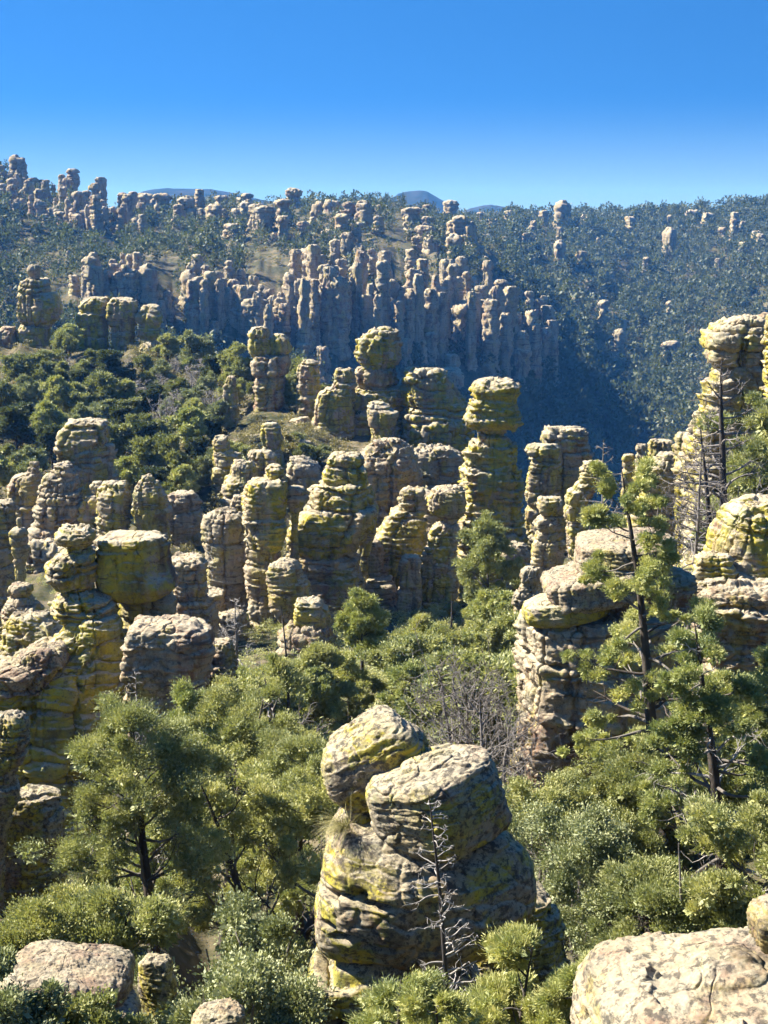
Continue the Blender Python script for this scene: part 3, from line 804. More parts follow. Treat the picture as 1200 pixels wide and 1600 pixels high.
rock('hoodoo', 'small knobby head on a thin neck left of the double capped pillar', 'hoodoo', 92.5, [(760, 454, 470), (767, 447, 480), (780, 446, 482), (790, 450, 476), (803, 455, 468), (830, 455, 466), (880, 453, 468)], None, 0.9, 'rock_mid')
boulder('boulder', 'big upright ovoid boulder leaning below the double capped pillar', BLD, 450, 924, 68, 104, 89, 8, 'the upright ovoid boulder', 0.9, 'rock_mid', sq=3.0, lam=0.025)
rock('boulder', 'sunlit small boulder with a knob above the central trees', BLD, 83, [('knob', [(937, 468, 495), (944, 458, 508), (958, 455, 516), (972, 456, 517), (983, 464, 510), (987, 475, 500)], {}), ('base_block', [(980, 455, 508), (992, 432, 522), (1010, 428, 528), (1050, 425, 532)], dict(mat='rock_slab'))], 'the sunlit knob boulder', 0.9, 'rock_mid')
rock('hoodoo', 'bluish grey layered dome behind the double capped pillar', 'hoodoo', 112, [(686, 596, 622), (691, 585, 630), (697, 587, 633), (704, 568, 642), (720, 562, 652), (745, 560, 659), (800, 560, 661), (880, 560, 662)], 'the bluish layered dome', 0.9, 'rock_grey', bed=0.6, lam=0.06)
rock('rock_outcrop', 'yellow lichen wall with a lit flaky cap right of the double capped pillar', 'rock outcrop', 101, [('cap', [(764, 632, 658), (771, 623, 667), (784, 622, 669), (796, 626, 668), (801, 632, 664)], dict(lam=0.08, mat='rock_mid')), ('column', [(796, 622, 668), (806, 606, 668), (828, 592, 668), (855, 582, 666), (880, 582, 658), (900, 592, 645), (960, 598, 642)], {})], 'the yellow wall', 0.9, 'rock_lichen', lump=0.05)
rock('boulder', 'dark shaded boulder at the foot of the yellow wall', BLD, 98, [(903, 576, 608), (914, 562, 621), (940, 561, 623), (1000, 560, 626)], None, 0.9, 'rock_grey')
rock('boulder', 'dark upright block between the yellow wall and the mushroom capped pillar', BLD, 96, [(868, 635, 652), (880, 624, 660), (893, 624, 656), (910, 622, 658), (950, 620, 660), (1000, 620, 662)], None, 0.9, 'rock_grey')
rock('hoodoo', 'mushroom capped pillar left of the tallest hoodoo', 'hoodoo', 98, [('cap', [(762, 686, 714), (768, 673, 726), (782, 667, 728), (797, 669, 727), (804, 676, 724), (810, 688, 716), (820, 692, 712)], dict(lam=0.05)), ('column', [(819, 686, 712), (826, 672, 718), (840, 667, 721), (850, 668, 718), (856, 661, 716), (875, 659, 715), (905, 656, 714), (935, 655, 713), (1000, 655, 716)], dict(lam=0.08))], 'the mushroom capped pillar', 0.9, 'rock_mid')
rock('hoodoo', 'tallest hoodoo in the centre with an anvil shaped head on a narrow neck', 'hoodoo', 104, [
    ('head', [(596, 752, 796), (601, 737, 811), (607, 734, 813), (614, 736, 812), (621, 741, 806), (630, 733, 808), (641, 724, 811), (652, 720, 813), (660, 723, 812), (666, 734, 806), (671, 748, 796), (678, 758, 788), (688, 760, 786)], dict(bed=0.45, lam=0.04, flake=0.2, brick=0.35, joint=0.03)),
    ('column', [(684, 756, 790), (690, 746, 800), (696, 735, 810), (703, 730, 812), (720, 729, 815), (760, 726, 818), (795, 725, 819), (810, 720, 820), (850, 716, 821), (900, 712, 822), (970, 712, 824)], dict(bed=0.6, lam=0.05, bedamp=0.14, flake=0.2, brick=0.8))], 'the anvil headed hoodoo', 0.9, 'rock_lichen')
rock('rock_block', 'tall square topped block farther right behind the anvil headed hoodoo', 'rock block', 126, [(668, 862, 904), (675, 850, 916), (690, 847, 921), (708, 848, 924), (713, 852, 922), (760, 850, 925), (880, 850, 927)], 'the square topped block', 0.9, 'rock_mid', sup=3.5)
rock('rock_block', 'shorter flat topped block just right of the anvil headed hoodoo', 'rock block', 118, [(695, 830, 867), (702, 820, 876), (728, 820, 877), (737, 821, 873), (742, 819, 872), (800, 818, 870), (890, 818, 872)], None, 0.9, 'rock_mid', sup=3.5)
rock('hoodoo', 'small stepped column below the flat topped block right of centre', 'hoodoo', 90, [(777, 846, 871), (785, 842, 880), (796, 841, 882), (802, 845, 880), (820, 834, 882), (828, 838, 880), (850, 832, 880), (890, 826, 878), (940, 826, 878)], 'the small stepped column', 0.9, 'rock_mid')
rock('hoodoo', 'little dark stacked knob above the valley trees right of centre', 'hoodoo', 62, [(889, 821, 837), (897, 813, 842), (910, 815, 842), (920, 808, 842), (935, 800, 843), (990, 798, 848)], None, 0.9, 'rock_grey')
rock('hoodoo', 'leaning swirled stack of thin ledges behind the tall right pine', 'hoodoo', 86, [(722, 918, 940), (728, 908, 949), (742, 907, 950), (755, 903, 942), (766, 888, 932), (780, 883, 918), (800, 882, 914), (830, 887, 916), (900, 888, 918)], 'the swirled stack', 0.9, 'rock_mid', lam=0.09)
rock('boulder', 'distant flat topped block at the canyon rim left of the right tower', BLD, 118, [(688, 1020, 1047), (695, 1013, 1053), (716, 1014, 1054), (770, 1010, 1056)], 'the rim block', 0.9, 'rock_mid', sup=3.5)
rock('boulder', 'small rounded rock beside the distant rim block', BLD, 116, [(695, 997, 1009), (703, 991, 1013), (740, 992, 1014), (770, 990, 1016)], None, 0.9, 'rock_mid')
rock('boulder', 'leftmost small rounded rock at the canyon rim', BLD, 117, [(710, 977, 990), (718, 971, 994), (750, 972, 995), (780, 970, 996)], None, 0.9, 'rock_mid')
rock('rock_mound', 'sunlit layered mound sloping left of the right tower', 'rock mound', 80, [(709, 1045, 1072), (718, 1020, 1079), (733, 1000, 1080), (748, 991, 1079), (760, 997, 1072), (768, 996, 1068), (788, 986, 1066), (812, 982, 1066), (840, 985, 1068), (900, 985, 1072)], 'the layered mound', 0.9, 'rock_mid', lam=0.09, bed=0.35)
rock('boulder', 'yellow lump of rock between the layered mound and the right tower', BLD, 77, [(677, 1060, 1077), (685, 1051, 1083), (698, 1050, 1086), (715, 1052, 1088), (760, 1055, 1090)], None, 0.9, 'rock_lichen')
rock('hoodoo', 'tall tower with a bulging mushroom head near the right edge', 'hoodoo', 70, [
    ('head', [(496, 1158, 1192), (502, 1132, 1202), (514, 1112, 1210), (528, 1104, 1212), (540, 1103, 1210), (546, 1110, 1206), (556, 1107, 1204), (566, 1112, 1202), (574, 1122, 1196)], dict(lam=0.06, bed=0.5)),
    ('column', [(573, 1124, 1196), (585, 1116, 1204), (610, 1107, 1210), (650, 1094, 1214), (690, 1083, 1220), (740, 1075, 1230), (800, 1078, 1232), (850, 1083, 1240), (910, 1080, 1250)], dict(lam=0.05))], 'the right tower', 0.9, 'rock_mid')
rock('hoodoo', 'layered column cut off by the right edge beside the tower', 'hoodoo', 65, [(492, 1200, 1240), (500, 1194, 1250), (540, 1192, 1255), (547, 1196, 1255), (560, 1192, 1255), (620, 1191, 1256), (690, 1194, 1258), (760, 1200, 1262), (900, 1200, 1265)], None, 0.9, 'rock_lichen')
# --- right middle ground
rock('boulder', 'huge brown boulder with a yellow lichen edge at the right', BLD, 44, [(778, 1182, 1240), (788, 1150, 1258), (806, 1130, 1275), (835, 1120, 1288), (870, 1117, 1292), (898, 1122, 1290), (914, 1140, 1278)],
     'the huge brown boulder', 0.8, 'rock_lichen', sup=3, lump=0.09, lam=0.02, rough=0.02, blk=0.06, flake=0.05, brick=0.3, bed=0, ground=False)
rock('boulder', 'smaller yellow boulder at the left foot of the huge brown boulder', BLD, 43, [(864, 1100, 1130), (872, 1086, 1140), (892, 1080, 1146), (912, 1083, 1150), (940, 1085, 1150)], None, 0.9, 'rock_lichen')
rock('rock_slab', 'rounded shelf carrying the huge brown boulder with a dark overhang', SLB, 42, [(912, 1115, 1190), (922, 1085, 1240), (938, 1070, 1262), (952, 1072, 1268), (968, 1088, 1265), (1000, 1096, 1268), (1090, 1095, 1272)], 'the overhanging shelf', 0.8, 'rock_pink', sup=3, joint=0.02)
rock('rock_outcrop', 'pink cliff under the flat ledges in the right middle ground', 'rock outcrop', 37.5, [(964, 822, 1060), (972, 806, 1062), (1000, 801, 1062), (1040, 801, 1062), (1075, 806, 1060), (1120, 811, 1062), (1180, 807, 1063), (1215, 804, 1064), (1300, 800, 1070)],
     'the ledged pink cliff', 0.6, 'rock_pink', sup=5.0, bed=0.9, lump=0.05, lam=0.02, flake=0.06, blk=0.06, brick=0.5, bscale=0.7)
boulder('rock_slab', 'thick flat bare slab, topmost of the ledges on the pink cliff', SLB, 975, 864, 178, 56, 37.6, 3, 'the topmost flat slab', 1.0, 'rock_slab', sq=4.5, flake=0.10, blk=0.08)
boulder('rock_slab', 'sloping pinkish slab under the topmost ledge of the pink cliff', SLB, 945, 908, 205, 58, 37.4, 12, None, 0.9, 'rock_slab', sq=4.0, flake=0.10, blk=0.08)
boulder('rock_slab', 'yellow lichen ledge sticking out left on the pink cliff', SLB, 885, 950, 142, 44, 37.0, 10, 'the yellow lichen ledge', 0.8, 'rock_lichen', sq=4.0, flake=0.10, blk=0.08)
boulder('rock_block', 'brown block filling the pink cliff behind the tall slender pine', 'rock block', 1010, 935, 150, 90, 38.0, 0, None, 0.9, 'rock_pink', sq=5.0, brick=0.6)
for (dd, rows, lb, mt) in [
    (93, [(925, 300, 348), (935, 290, 352), (980, 286, 356), (1040, 284, 358)], 'shaded block at the foot of the grey layered dome', 'rock_grey'),
    (90, [(958, 345, 378), (968, 338, 384), (1000, 336, 386), (1050, 334, 388)], 'pinkish block left of the foot of the yellow and pink pillar', 'rock_pink'),
    (94, [(884, 500, 552), (896, 494, 562), (940, 490, 566), (1010, 488, 568)], 'cracked block at the foot of the double capped pillar', 'rock_mid'),
    (99, [(845, 560, 590), (856, 554, 600), (900, 552, 602), (980, 550, 604)], 'dark upright block left of the foot of the yellow wall', 'rock_grey'),
    (107, [(770, 660, 700), (780, 652, 716), (830, 650, 720), (940, 648, 724)], 'shaded wall seen between the yellow wall and the anvil headed hoodoo', 'rock_grey'),
    (100, [(850, 790, 822), (862, 784, 832), (900, 782, 836), (960, 780, 838)], 'low shaded block right of the foot of the anvil headed hoodoo', 'rock_grey'),
    (118, [(770, 268, 300), (780, 262, 310), (810, 260, 316), (870, 258, 318)], 'low rock right of the tall ovoid rock', 'rock_grey'),
    (121, [(700, 655, 700), (712, 648, 722), (760, 646, 726), (830, 644, 728)], 'grey ledge behind the bluish layered dome', 'rock_grey'),
    (108, [(846, 60, 120), (858, 45, 150), (890, 40, 160), (960, 38, 165)], 'shaded rock below the broad grey dome of the left row', 'rock_grey')]:
    rock('boulder', lb, BLD, dd, rows, None, 0.9, mt)
# --- ridge in front of the canyon
rock('hoodoo', 'chunky pillar with two lopsided heads on the middle ridge', 'hoodoo', 165, [
    ('head', [(511, 397, 415), (520, 389, 423), (540, 387, 427), (552, 391, 426), (558, 396, 422)], dict(lam=0.03)),
    ('head', [(523, 427, 444), (530, 420, 452), (545, 419, 457), (553, 424, 452), (556, 430, 446)], dict(mat='rock_lichen', lam=0.03)),
    ('column', [(556, 396, 454), (566, 393, 457), (582, 392, 458), (588, 396, 452), (600, 394, 450), (612, 393, 448), (640, 396, 446), (700, 394, 450)], dict(mat='rock_pink'))], 'the two headed pillar', 0.9, 'rock_mid')
rock('hoodoo', 'shorter capped pillar right of the two headed pillar', 'hoodoo', 163, [('cap', [(563, 474, 492), (567, 467, 498), (571, 472, 494)], {}), ('column', [(571, 466, 498), (580, 463, 501), (600, 462, 503), (625, 462, 502), (690, 462, 504)], {})], None, 0.9, 'rock_mid')
rock('hoodoo', 'small pillar with a square head left of the two headed pillar', 'hoodoo', 160, [(588, 355, 368), (594, 353, 369), (602, 347, 370), (620, 348, 372), (640, 349, 372), (690, 347, 374)], None, 0.9, 'rock_mid')
rock('hoodoo', 'round double lobed head on a pink collar at the centre of the middle ridge', 'hoodoo', 160, [
    ('capstone', [(511, 595, 611), (515, 591, 615), (519, 593, 614)], {}),
    ('head', [(517, 588, 614), (526, 566, 623), (535, 553, 626), (552, 549, 626), (566, 553, 624), (576, 566, 616)], dict(lam=0.02, joint=0.1)),
    ('collar', [(574, 560, 614), (582, 553, 624), (596, 555, 627), (608, 562, 620)], dict(mat='rock_pink', lam=0.02)),
    ('column', [(608, 550, 626), (620, 541, 630), (650, 542, 631), (720, 545, 634)], {})], 'the round headed hoodoo', 0.9, 'rock_lichen')
rock('hoodoo', 'small layered mushroom in front of the round headed hoodoo', 'hoodoo', 152, [(629, 583, 599), (636, 572, 612), (644, 568, 626), (658, 572, 622), (675, 580, 617), (740, 578, 619)], None, 0.9, 'rock_mid', bed=0.5)
rock('hoodoo', 'low stack of rounded stones left of the round headed hoodoo', 'hoodoo', 157, [(577, 527, 546), (585, 520, 553), (600, 522, 553), (606, 512, 552), (614, 498, 552), (628, 490, 553), (655, 488, 553), (710, 488, 556)], None, 0.9, 'rock_mid')
rock('rock_outcrop', 'broad greenish layered block right of the round headed hoodoo', 'rock outcrop', 158, [(580, 634, 688), (590, 629, 702), (612, 628, 710), (630, 628, 726), (650, 628, 734), (720, 628, 739), (790, 628, 742)], 'the greenish layered block', 0.8, 'rock_lichen', sup=4, bed=0.9, lump=0.04)
for (dd, rows, lb, ld) in [
    (136, [(661, 417, 431), (668, 407, 440), (684, 406, 443), (694, 410, 442), (730, 408, 444)], 'tilted tan boulder on the open slope below the two headed pillar', None),
    (132, [(684, 339, 351), (691, 331, 357), (703, 332, 358), (712, 330, 376), (730, 331, 386), (760, 332, 388), (800, 332, 390)], 'pale rounded rock pile, leftmost of the row above the central group', 'the pale rock pile'),
    (131, [(705, 396, 420), (713, 387, 430), (728, 386, 432), (755, 390, 430), (800, 388, 434)], 'pale rounded block in the row above the yellow and pink pillar', None),
    (128, [(722, 366, 392), (730, 361, 398), (742, 358, 400), (750, 348, 402), (765, 342, 404), (790, 345, 404), (840, 345, 406)], 'low stepped rock in front of the pale rock pile', None),
    (127, [(727, 418, 438), (735, 413, 445), (742, 412, 447), (770, 412, 450), (820, 412, 452)], 'little stacked knob behind the yellow and pink pillar', None),
    (129, [(716, 458, 468), (722, 450, 492), (730, 444, 500), (745, 446, 502), (790, 446, 504), (830, 446, 504)], 'wide dark ledged rock between the two central pillars', None),
    (140, [(704, 425, 440), (710, 424, 450), (735, 424, 452), (760, 424, 454)], 'small shaded rock above the wide dark ledged rock', None)]:
    rock('boulder', lb, BLD, dd, rows, ld, 0.9, 'rock_grey' if 'dark' in lb or 'shaded' in lb else 'rock_mid')
# --- boulders on the crest of the left slope
rock('balanced_rock', 'giant egg shaped boulder on a flat stone on the left crest', 'balanced rock', 214, [
    ('capstone', [(414, 48, 60), (420, 44, 63), (434, 44, 64), (437, 46, 62)], dict(mat='rock_grey')),
    ('body', [(436, 44, 70), (447, 34, 80), (468, 28, 89), (486, 26, 93), (498, 28, 92), (508, 38, 78)], dict(lam=0.03, lump=0.04)),
    ('footstone', [(509, 34, 78), (515, 25, 83), (524, 25, 84), (530, 28, 82), (560, 25, 85)], {})], 'the giant egg boulder', 0.9, 'rock_mid', bed=1.2)
rock('boulder', 'brown block at the left edge beside the giant egg boulder', BLD, 213, [(511, 6, 20), (519, -14, 26), (545, -15, 27), (600, -16, 28)], None, 0.9, 'rock_pink')
rock('boulder', 'greenish rounded boulder with a grey lump behind, right of the giant egg', BLD, 216, [(465, 142, 166), (474, 126, 171), (492, 119, 172), (508, 120, 170), (560, 122, 170)], 'the greenish crest boulder', 0.9, 'rock_lichen')
rock('boulder', 'square shouldered boulder between two others on the left crest', BLD, 215, [(467, 180, 206), (474, 171, 217), (492, 168, 219), (505, 171, 213), (512, 176, 208), (555, 174, 212)], 'the square crest boulder', 0.9, 'rock_mid', sup=3.2)
rock('boulder', 'pointed pale boulder, rightmost on the left crest', BLD, 214, [(478, 228, 246), (486, 214, 252), (500, 211, 252), (512, 216, 250), (555, 214, 252)], 'the pointed crest boulder', 0.9, 'rock_mid')
# ------------------------------------------------------------------ canyon wall columns and far pinnacles
def unit_pinnacle(seed, slim, nbed):
    """a column of unit height and unit width, flat-topped, with uneven stacked beds"""
    rs = np.random.RandomState(seed)
    n = nbed
    zz = np.linspace(1, 0, n * 3 + 1)
    r = 0.40 + 0.10 * (1 - zz) + 0.07 * np.interp(zz, np.linspace(0, 1, 7), rs.uniform(-1, 1, 7))
    for k in range(n):
        r[k * 3] *= rs.uniform(0.88, 1.0)
        r[k * 3 + 1] *= rs.uniform(0.98, 1.08)
    if rs.rand() < 0.5:
        r[1:3] *= 1.15; r[3] *= 0.8
    r[-1] = r[-2] * 1.05
    r[0] *= 0.86
    asp = slim                                   # real height / width
    cx = 0.06 * np.interp(zz, np.linspace(0, 1, 5), rs.uniform(-1, 1, 5))
    v, f = lathe(zz * asp, cx, r, r * rs.uniform(0.8, 1.05), 0.055 if slim < 2 else 0.075, seed, sup=rs.uniform(2.6, 5.0), bed=0.55 * rs.uniform(0.7, 1.6), bedamp=0.05,
                 lump=0.14, lam=0.05, rough=0.05, joint=0.12, blk=0.2, brick=0.7, cap=0.08, S=0.5, maxn=110, soft=1)
    v[:, 2] /= asp
    return v, f

VAR = {}
for kind, slims in (('tall', (4.5, 5.0, 4.0, 5.5, 4.2, 4.8, 3.6, 3.9)), ('mid', (2.4, 2.0, 2.8, 2.2, 1.8, 2.5, 3.0, 1.6)), ('block', (0.8, 1.0, 0.65, 1.2, 0.9, 1.1))):
    VAR[kind] = []
    for k, sl in enumerate(slims):
        v, f = unit_pinnacle(900 + 31 * len(VAR) + 7 * k, sl, 3 + int(sl * 0.9))
        VAR[kind].append(make_mesh('rock_pinnacle', v, f, M['rock_far']))

PN = random.Random(7)
AUTO = []          # things that get their label at the end: (object, kind words, px, py, group)

def pinnacle(xc, top, bot, w, d, group, words, name='rock_pinnacle', cat='rock pinnacle', mat=None, sink=0.12):
    x, _, zt = at(xc, top, d)
    zb = float(ground(x, d))
    _, _, zb2 = at(xc, bot, d)
    zb = min(zb, zb2) - sink * (zt - zb2)
    wm = w * d / F
    h = float(zt - zb)
    if h < 0.3: return None
    asp = h / wm
    kind = 'tall' if asp > 3.2 else ('mid' if asp > 1.35 else 'block')
    me = PN.choice(VAR[kind])
    o = bpy.data.objects.new(name, me)
    COL.objects.link(o)
    o.location = (float(x), float(d), zb)
    o.scale = (wm * 1.05, wm * PN.uniform(0.9, 1.15), h)
    o.rotation_euler = (0, 0, PN.uniform(0, 6.28))
    o['category'] = cat
    AUTO.append((o, words, xc, (top + bot) / 2, group))
    return o

G = [(481, 389, 440, 25), (524, 375, 417, 19), (543, 364, 425, 17), (563, 382, 431, 18), (582, 389, 455, 20), (602, 392, 465, 21), (642, 390, 455, 19), (641, 451, 545, 26),
     (490, 437, 535, 21), (551, 418, 445, 13), (570, 431, 460, 14), (529, 415, 450, 28), (547, 445, 505, 36), (531, 467, 500, 18), (573, 452, 490, 14), (529, 500, 548, 27),
     (460, 468, 505, 18), (468, 481, 510, 24), (477, 499, 545, 26), (473, 537, 570, 21), (604, 466, 525, 38), (576, 495, 530, 17), (666, 492, 530, 25), (667, 470, 495, 22),
     (673, 520, 570, 18), (662, 532, 590, 16), (635, 530, 580, 18), (505, 542, 595, 22), (490, 552, 580, 14), (706, 554, 580, 24), (703, 576, 625, 44),
     (698, 406, 455, 26), (708, 498, 530, 14), (721, 520, 560, 8), (722, 402, 460, 22), (735, 433, 472, 28), (739, 468, 530, 42), (763, 410, 460, 18), (783, 438, 500, 20),
     (768, 458, 500, 16), (810, 440, 470, 17), (802, 468, 503, 20), (811, 503, 552, 25), (828, 455, 525, 19), (833, 525, 555, 14), (850, 462, 515, 13), (862, 482, 530, 8),
     (850, 518, 558, 11), (866, 530, 614, 15), (780, 495, 523, 20), (756, 522, 555, 12), (800, 430, 450, 22),
     (145, 395, 468, 24), (158, 424, 455, 9), (142, 431, 465, 10), (176, 405, 470, 16), (191, 395, 466, 12), (204, 398, 470, 14), (214, 395, 474, 17), (115, 430, 460, 18), (107, 392, 412, 9), (93, 405, 428, 6),
     (301, 437, 535, 26), (318, 455, 540, 15), (335, 502, 534, 15), (308, 398, 440, 19), (300, 412, 450, 16), (322, 415, 460, 13), (340, 425, 470, 16), (357, 407, 462, 18), (376, 420, 468, 16), (395, 432, 480, 18),
     (418, 452, 495, 20), (439, 456, 512, 16), (430, 470, 510, 14), (262, 455, 500, 16), (252, 470, 520, 12), (365, 425, 465, 14), (408, 445, 490, 12)]
for (xc, t_, b_, w) in G:
    d = hit(xc, b_ - 2, 395, 640) or 480
    pinnacle(xc, t_, b_, w, d, 'columns on the canyon wall', 'grey canyon wall column' if xc > 240 else 'pale left cliff column')

# the cliff between the big columns: packed shafts standing shoulder to shoulder
for (x0, x1, c0, c1, step, hh) in [(452, 690, 372, 408, 7.6, (60, 130)), (690, 868, 405, 462, 7.2, (60, 120)), (292, 452, 408, 466, 8.0, (45, 80)), (132, 232, 398, 410, 11.0, (55, 85))]:
    xx = x0
    while xx < x1:
        crest = np.interp(xx, [x0, x1], [c0, c1])
        t_ = crest + PN.uniform(2, 75 if x0 > 440 else 22)
        b_ = t_ + PN.uniform(*hh)
        d = hit(xx, b_, 395, 640)
        if d: pinnacle(xx, t_, b_, PN.uniform(15, 32), d, 'columns on the canyon wall', 'cracked canyon wall shaft', sink=0.2)
        xx += step * PN.uniform(0.7, 1.3)

def zone(n, poly, dmin, dmax, wr, ar, group, words, seed, gap=5):
    """n pinnacles standing inside a picture polygon of (px, top py, bottom py) columns"""
    rs = random.Random(seed)
    done, tries = [], 0
    while len(done) < n and tries < n * 60:
        tries += 1
        px = rs.uniform(poly[0][0], poly[-1][0])
        lo = np.interp(px, [p[0] for p in poly], [p[1] for p in poly])
        hi = np.interp(px, [p[0] for p in poly], [p[2] for p in poly])
        py = rs.uniform(lo, hi)
        if any(abs(px - a) < gap and abs(py - b) < gap * 1.5 for a, b in done): continue
        d = hit(px, py, dmin, dmax)
        if d is None: continue
        w = rs.uniform(*wr); a = rs.uniform(*ar)
        pinnacle(px, py - w * a, py, w, d, group, words, sink=0.2)
        done.append((px, py))

zone(74, [(-10, 258, 345), (60, 272, 355), (110, 300, 365), (160, 318, 365), (222, 345, 372)], 560, 800, (8, 19), (1.3, 3.2), 'pinnacles on the left ridge', 'small left ridge pinnacle', 3, 7)
zone(62, [(215, 342, 372), (300, 318, 375), (420, 312, 380), (520, 320, 382), (620, 328, 400), (700, 340, 412), (770, 345, 425)], 520, 960, (12, 30), (0.7, 1.8), 'pinnacles on the middle ridge', 'pink middle ridge pinnacle', 4, 9)
zone(16, [(790, 345, 410), (900, 352, 430), (1000, 348, 430), (1100, 345, 420), (1205, 338, 410)], 700, 1100, (10, 26), (0.8, 2.2), 'pinnacles on the right slope', 'pale right slope pinnacle', 5, 18)
zone(7, [(900, 440, 520), (1000, 440, 560), (1100, 460, 580)], 480, 960, (8, 18), (1.0, 2.6), 'pinnacles on the right slope', 'lone low right slope pinnacle', 6, 18)
for (xc, t_, b_, w) in [(821, 365, 395, 15), (834, 345, 376, 14), (875, 355, 384, 11), (917, 338, 360, 20), (935, 372, 396, 7), (1149, 332, 385, 16), (1188, 365, 396, 16), (1162, 378, 402, 14), (1010, 402, 440, 12), (943, 470, 512, 22), (967, 515, 558, 20), (1048, 535, 572, 26), (1122, 404, 440, 10)]:
    d = hit(xc, b_ - 1, 520, 1100) or 800
    pinnacle(xc, t_, b_, w, d, 'pinnacles on the right slope', 'tall right slope pinnacle')

# stones lying on the left slope and between the pillars
BLV = []
for k in range(10):
    rs = np.random.RandomState(400 + k)
    hgt = rs.uniform(0.5, 0.9)
    kk = np.linspace(0.05, 0.98, 11) * math.pi
    v, f = lathe(hgt * 0.5 * np.cos(kk), np.zeros(11), 0.5 * np.sin(kk) ** 0.7, 0.5 * np.sin(kk) ** 0.7 * rs.uniform(0.7, 1.0), 0.03, 500 + k, sup=3, bed=0.16, bedamp=0.035, lump=0.2, lam=0.08, rough=0.07, joint=0.05, S=0.45, maxn=90)
    BLV.append(make_mesh('boulder', v, f, M['rock_mid']))

def stone(px, py, w, d=None, dmin=100, dmax=240, words='pale boulder', group='boulders on the slopes', flat=1.0):
    d = d or hit(px, py, dmin, dmax)
    if d is None: return
    x, _, z = at(px, py, d)
    wm = w * d / F
    o = bpy.data.objects.new('boulder', PN.choice(BLV))
    COL.objects.link(o)
    o.location = (float(x), d, float(ground(x, d)) + 0.12 * wm * flat)
    o.scale = (wm, wm * PN.uniform(0.8, 1.1), wm * flat)
    o.rotation_euler = (PN.uniform(-.15, .15), PN.uniform(-.15, .15), PN.uniform(0, 6.28))
    o['category'] = 'boulder'
    AUTO.append((o, words, px, py, group))

for (px, py, w, fl) in [(230, 557, 34, 1.1), (300, 551, 42, .7), (312, 533, 26, .6), (352, 557, 60, .5), (312, 588, 40, .7), (265, 605, 30, .7), (95, 522, 26, .7), (343, 697, 30, .9), (300, 678, 36, .6), (386, 548, 24, .8),
                        (50, 590, 34, .5), (75, 600, 28, .5), (40, 606, 22, .5), (282, 570, 30, .6), (258, 622, 26, .7), (330, 612, 26, .7), (180, 612, 20, .6), (290, 662, 22, .7), (360, 655, 34, .6), (470, 660, 30, .6), (395, 690, 34, .6),
                        (240, 660, 22, .6), (215, 690, 26, .5), (300, 725, 32, .6), (285, 760, 28, .6), (300, 790, 30, .6), (275, 830, 40, .5), (640, 700, 36, .7), (690, 735, 34, .7), (660, 760, 26, .8), (700, 750, 24, .8), (470, 700, 40, .5)]:
    stone(px, py, w, flat=fl, words='pale boulder on the left slope' if px < 420 else 'grey boulder among the pillars')
for (px, py, w, fl) in [(795, 965, 40, .6), (770, 975, 26, .7), (900, 1440, 60, .7), (880, 1395, 90, .4), (350, 1160, 40, .6), (590, 1000, 40, .7), (940, 1250, 40, .7), (300, 1390, 36, .8), (850, 1420, 80, .35)]:
    stone(px, py, w, dmin=14, dmax=110, flat=fl, words='pale boulder under the valley trees')
# ------------------------------------------------------------------ trees
def tube(pts, rad, sides):
    pts = np.asarray(pts, float); rad = np.asarray(rad, float)
    n = len(pts)
    t = np.gradient(pts, axis=0)
    t /= np.maximum(np.linalg.norm(t, axis=1, keepdims=True), 1e-9)
    ref = np.where(np.abs(t[:, 2:3]) > 0.9, np.array([[1.0, 0, 0]]), np.array([[0, 0, 1.0]]))
    a = np.cross(t, ref); a /= np.maximum(np.linalg.norm(a, axis=1, keepdims=True), 1e-9)
    b = np.cross(t, a)
    th = np.linspace(0, 2 * math.pi, sides, endpoint=False)
    v = pts[:, None] + rad[:, None, None] * (np.cos(th)[None, :, None] * a[:, None] + np.sin(th)[None, :, None] * b[:, None])
    i = np.arange(n * sides).reshape(n, sides)
    f = np.stack([i[:-1].ravel(), np.roll(i, -1, 1)[:-1].ravel(), np.roll(i, -1, 1)[1:].ravel(), i[1:].ravel()], 1)
    return v.reshape(-1, 3), f

class Bag:
    def __init__(s): s.v, s.f, s.n = [], [], 0
    def add(s, v, f):
        s.v.append(v); s.f.append(f + s.n); s.n += len(v)
    def mesh(s, name, mat, smooth=True, tint=None):
        if not s.v: return None
        return make_mesh(name, np.concatenate(s.v), np.concatenate(s.f), mat, smooth, tint)

def unit(v):
    return v / np.maximum(np.linalg.norm(v, axis=-1, keepdims=True), 1e-9)

def leaf_quads(base, dirs, L, Wd, rs):
    """diamond leaves; base, dirs (N,3); L, Wd (N,)"""
    side = unit(np.cross(dirs, rs.normal(size=dirs.shape)))
    m = base + dirs * (L * 0.5)[:, None]
    v = np.stack([base, m + side * (Wd * 0.5)[:, None], base + dirs * L[:, None], m - side * (Wd * 0.5)[:, None]], 1)
    n = len(base)
    return v.reshape(-1, 3), np.arange(n * 4).reshape(n, 4)

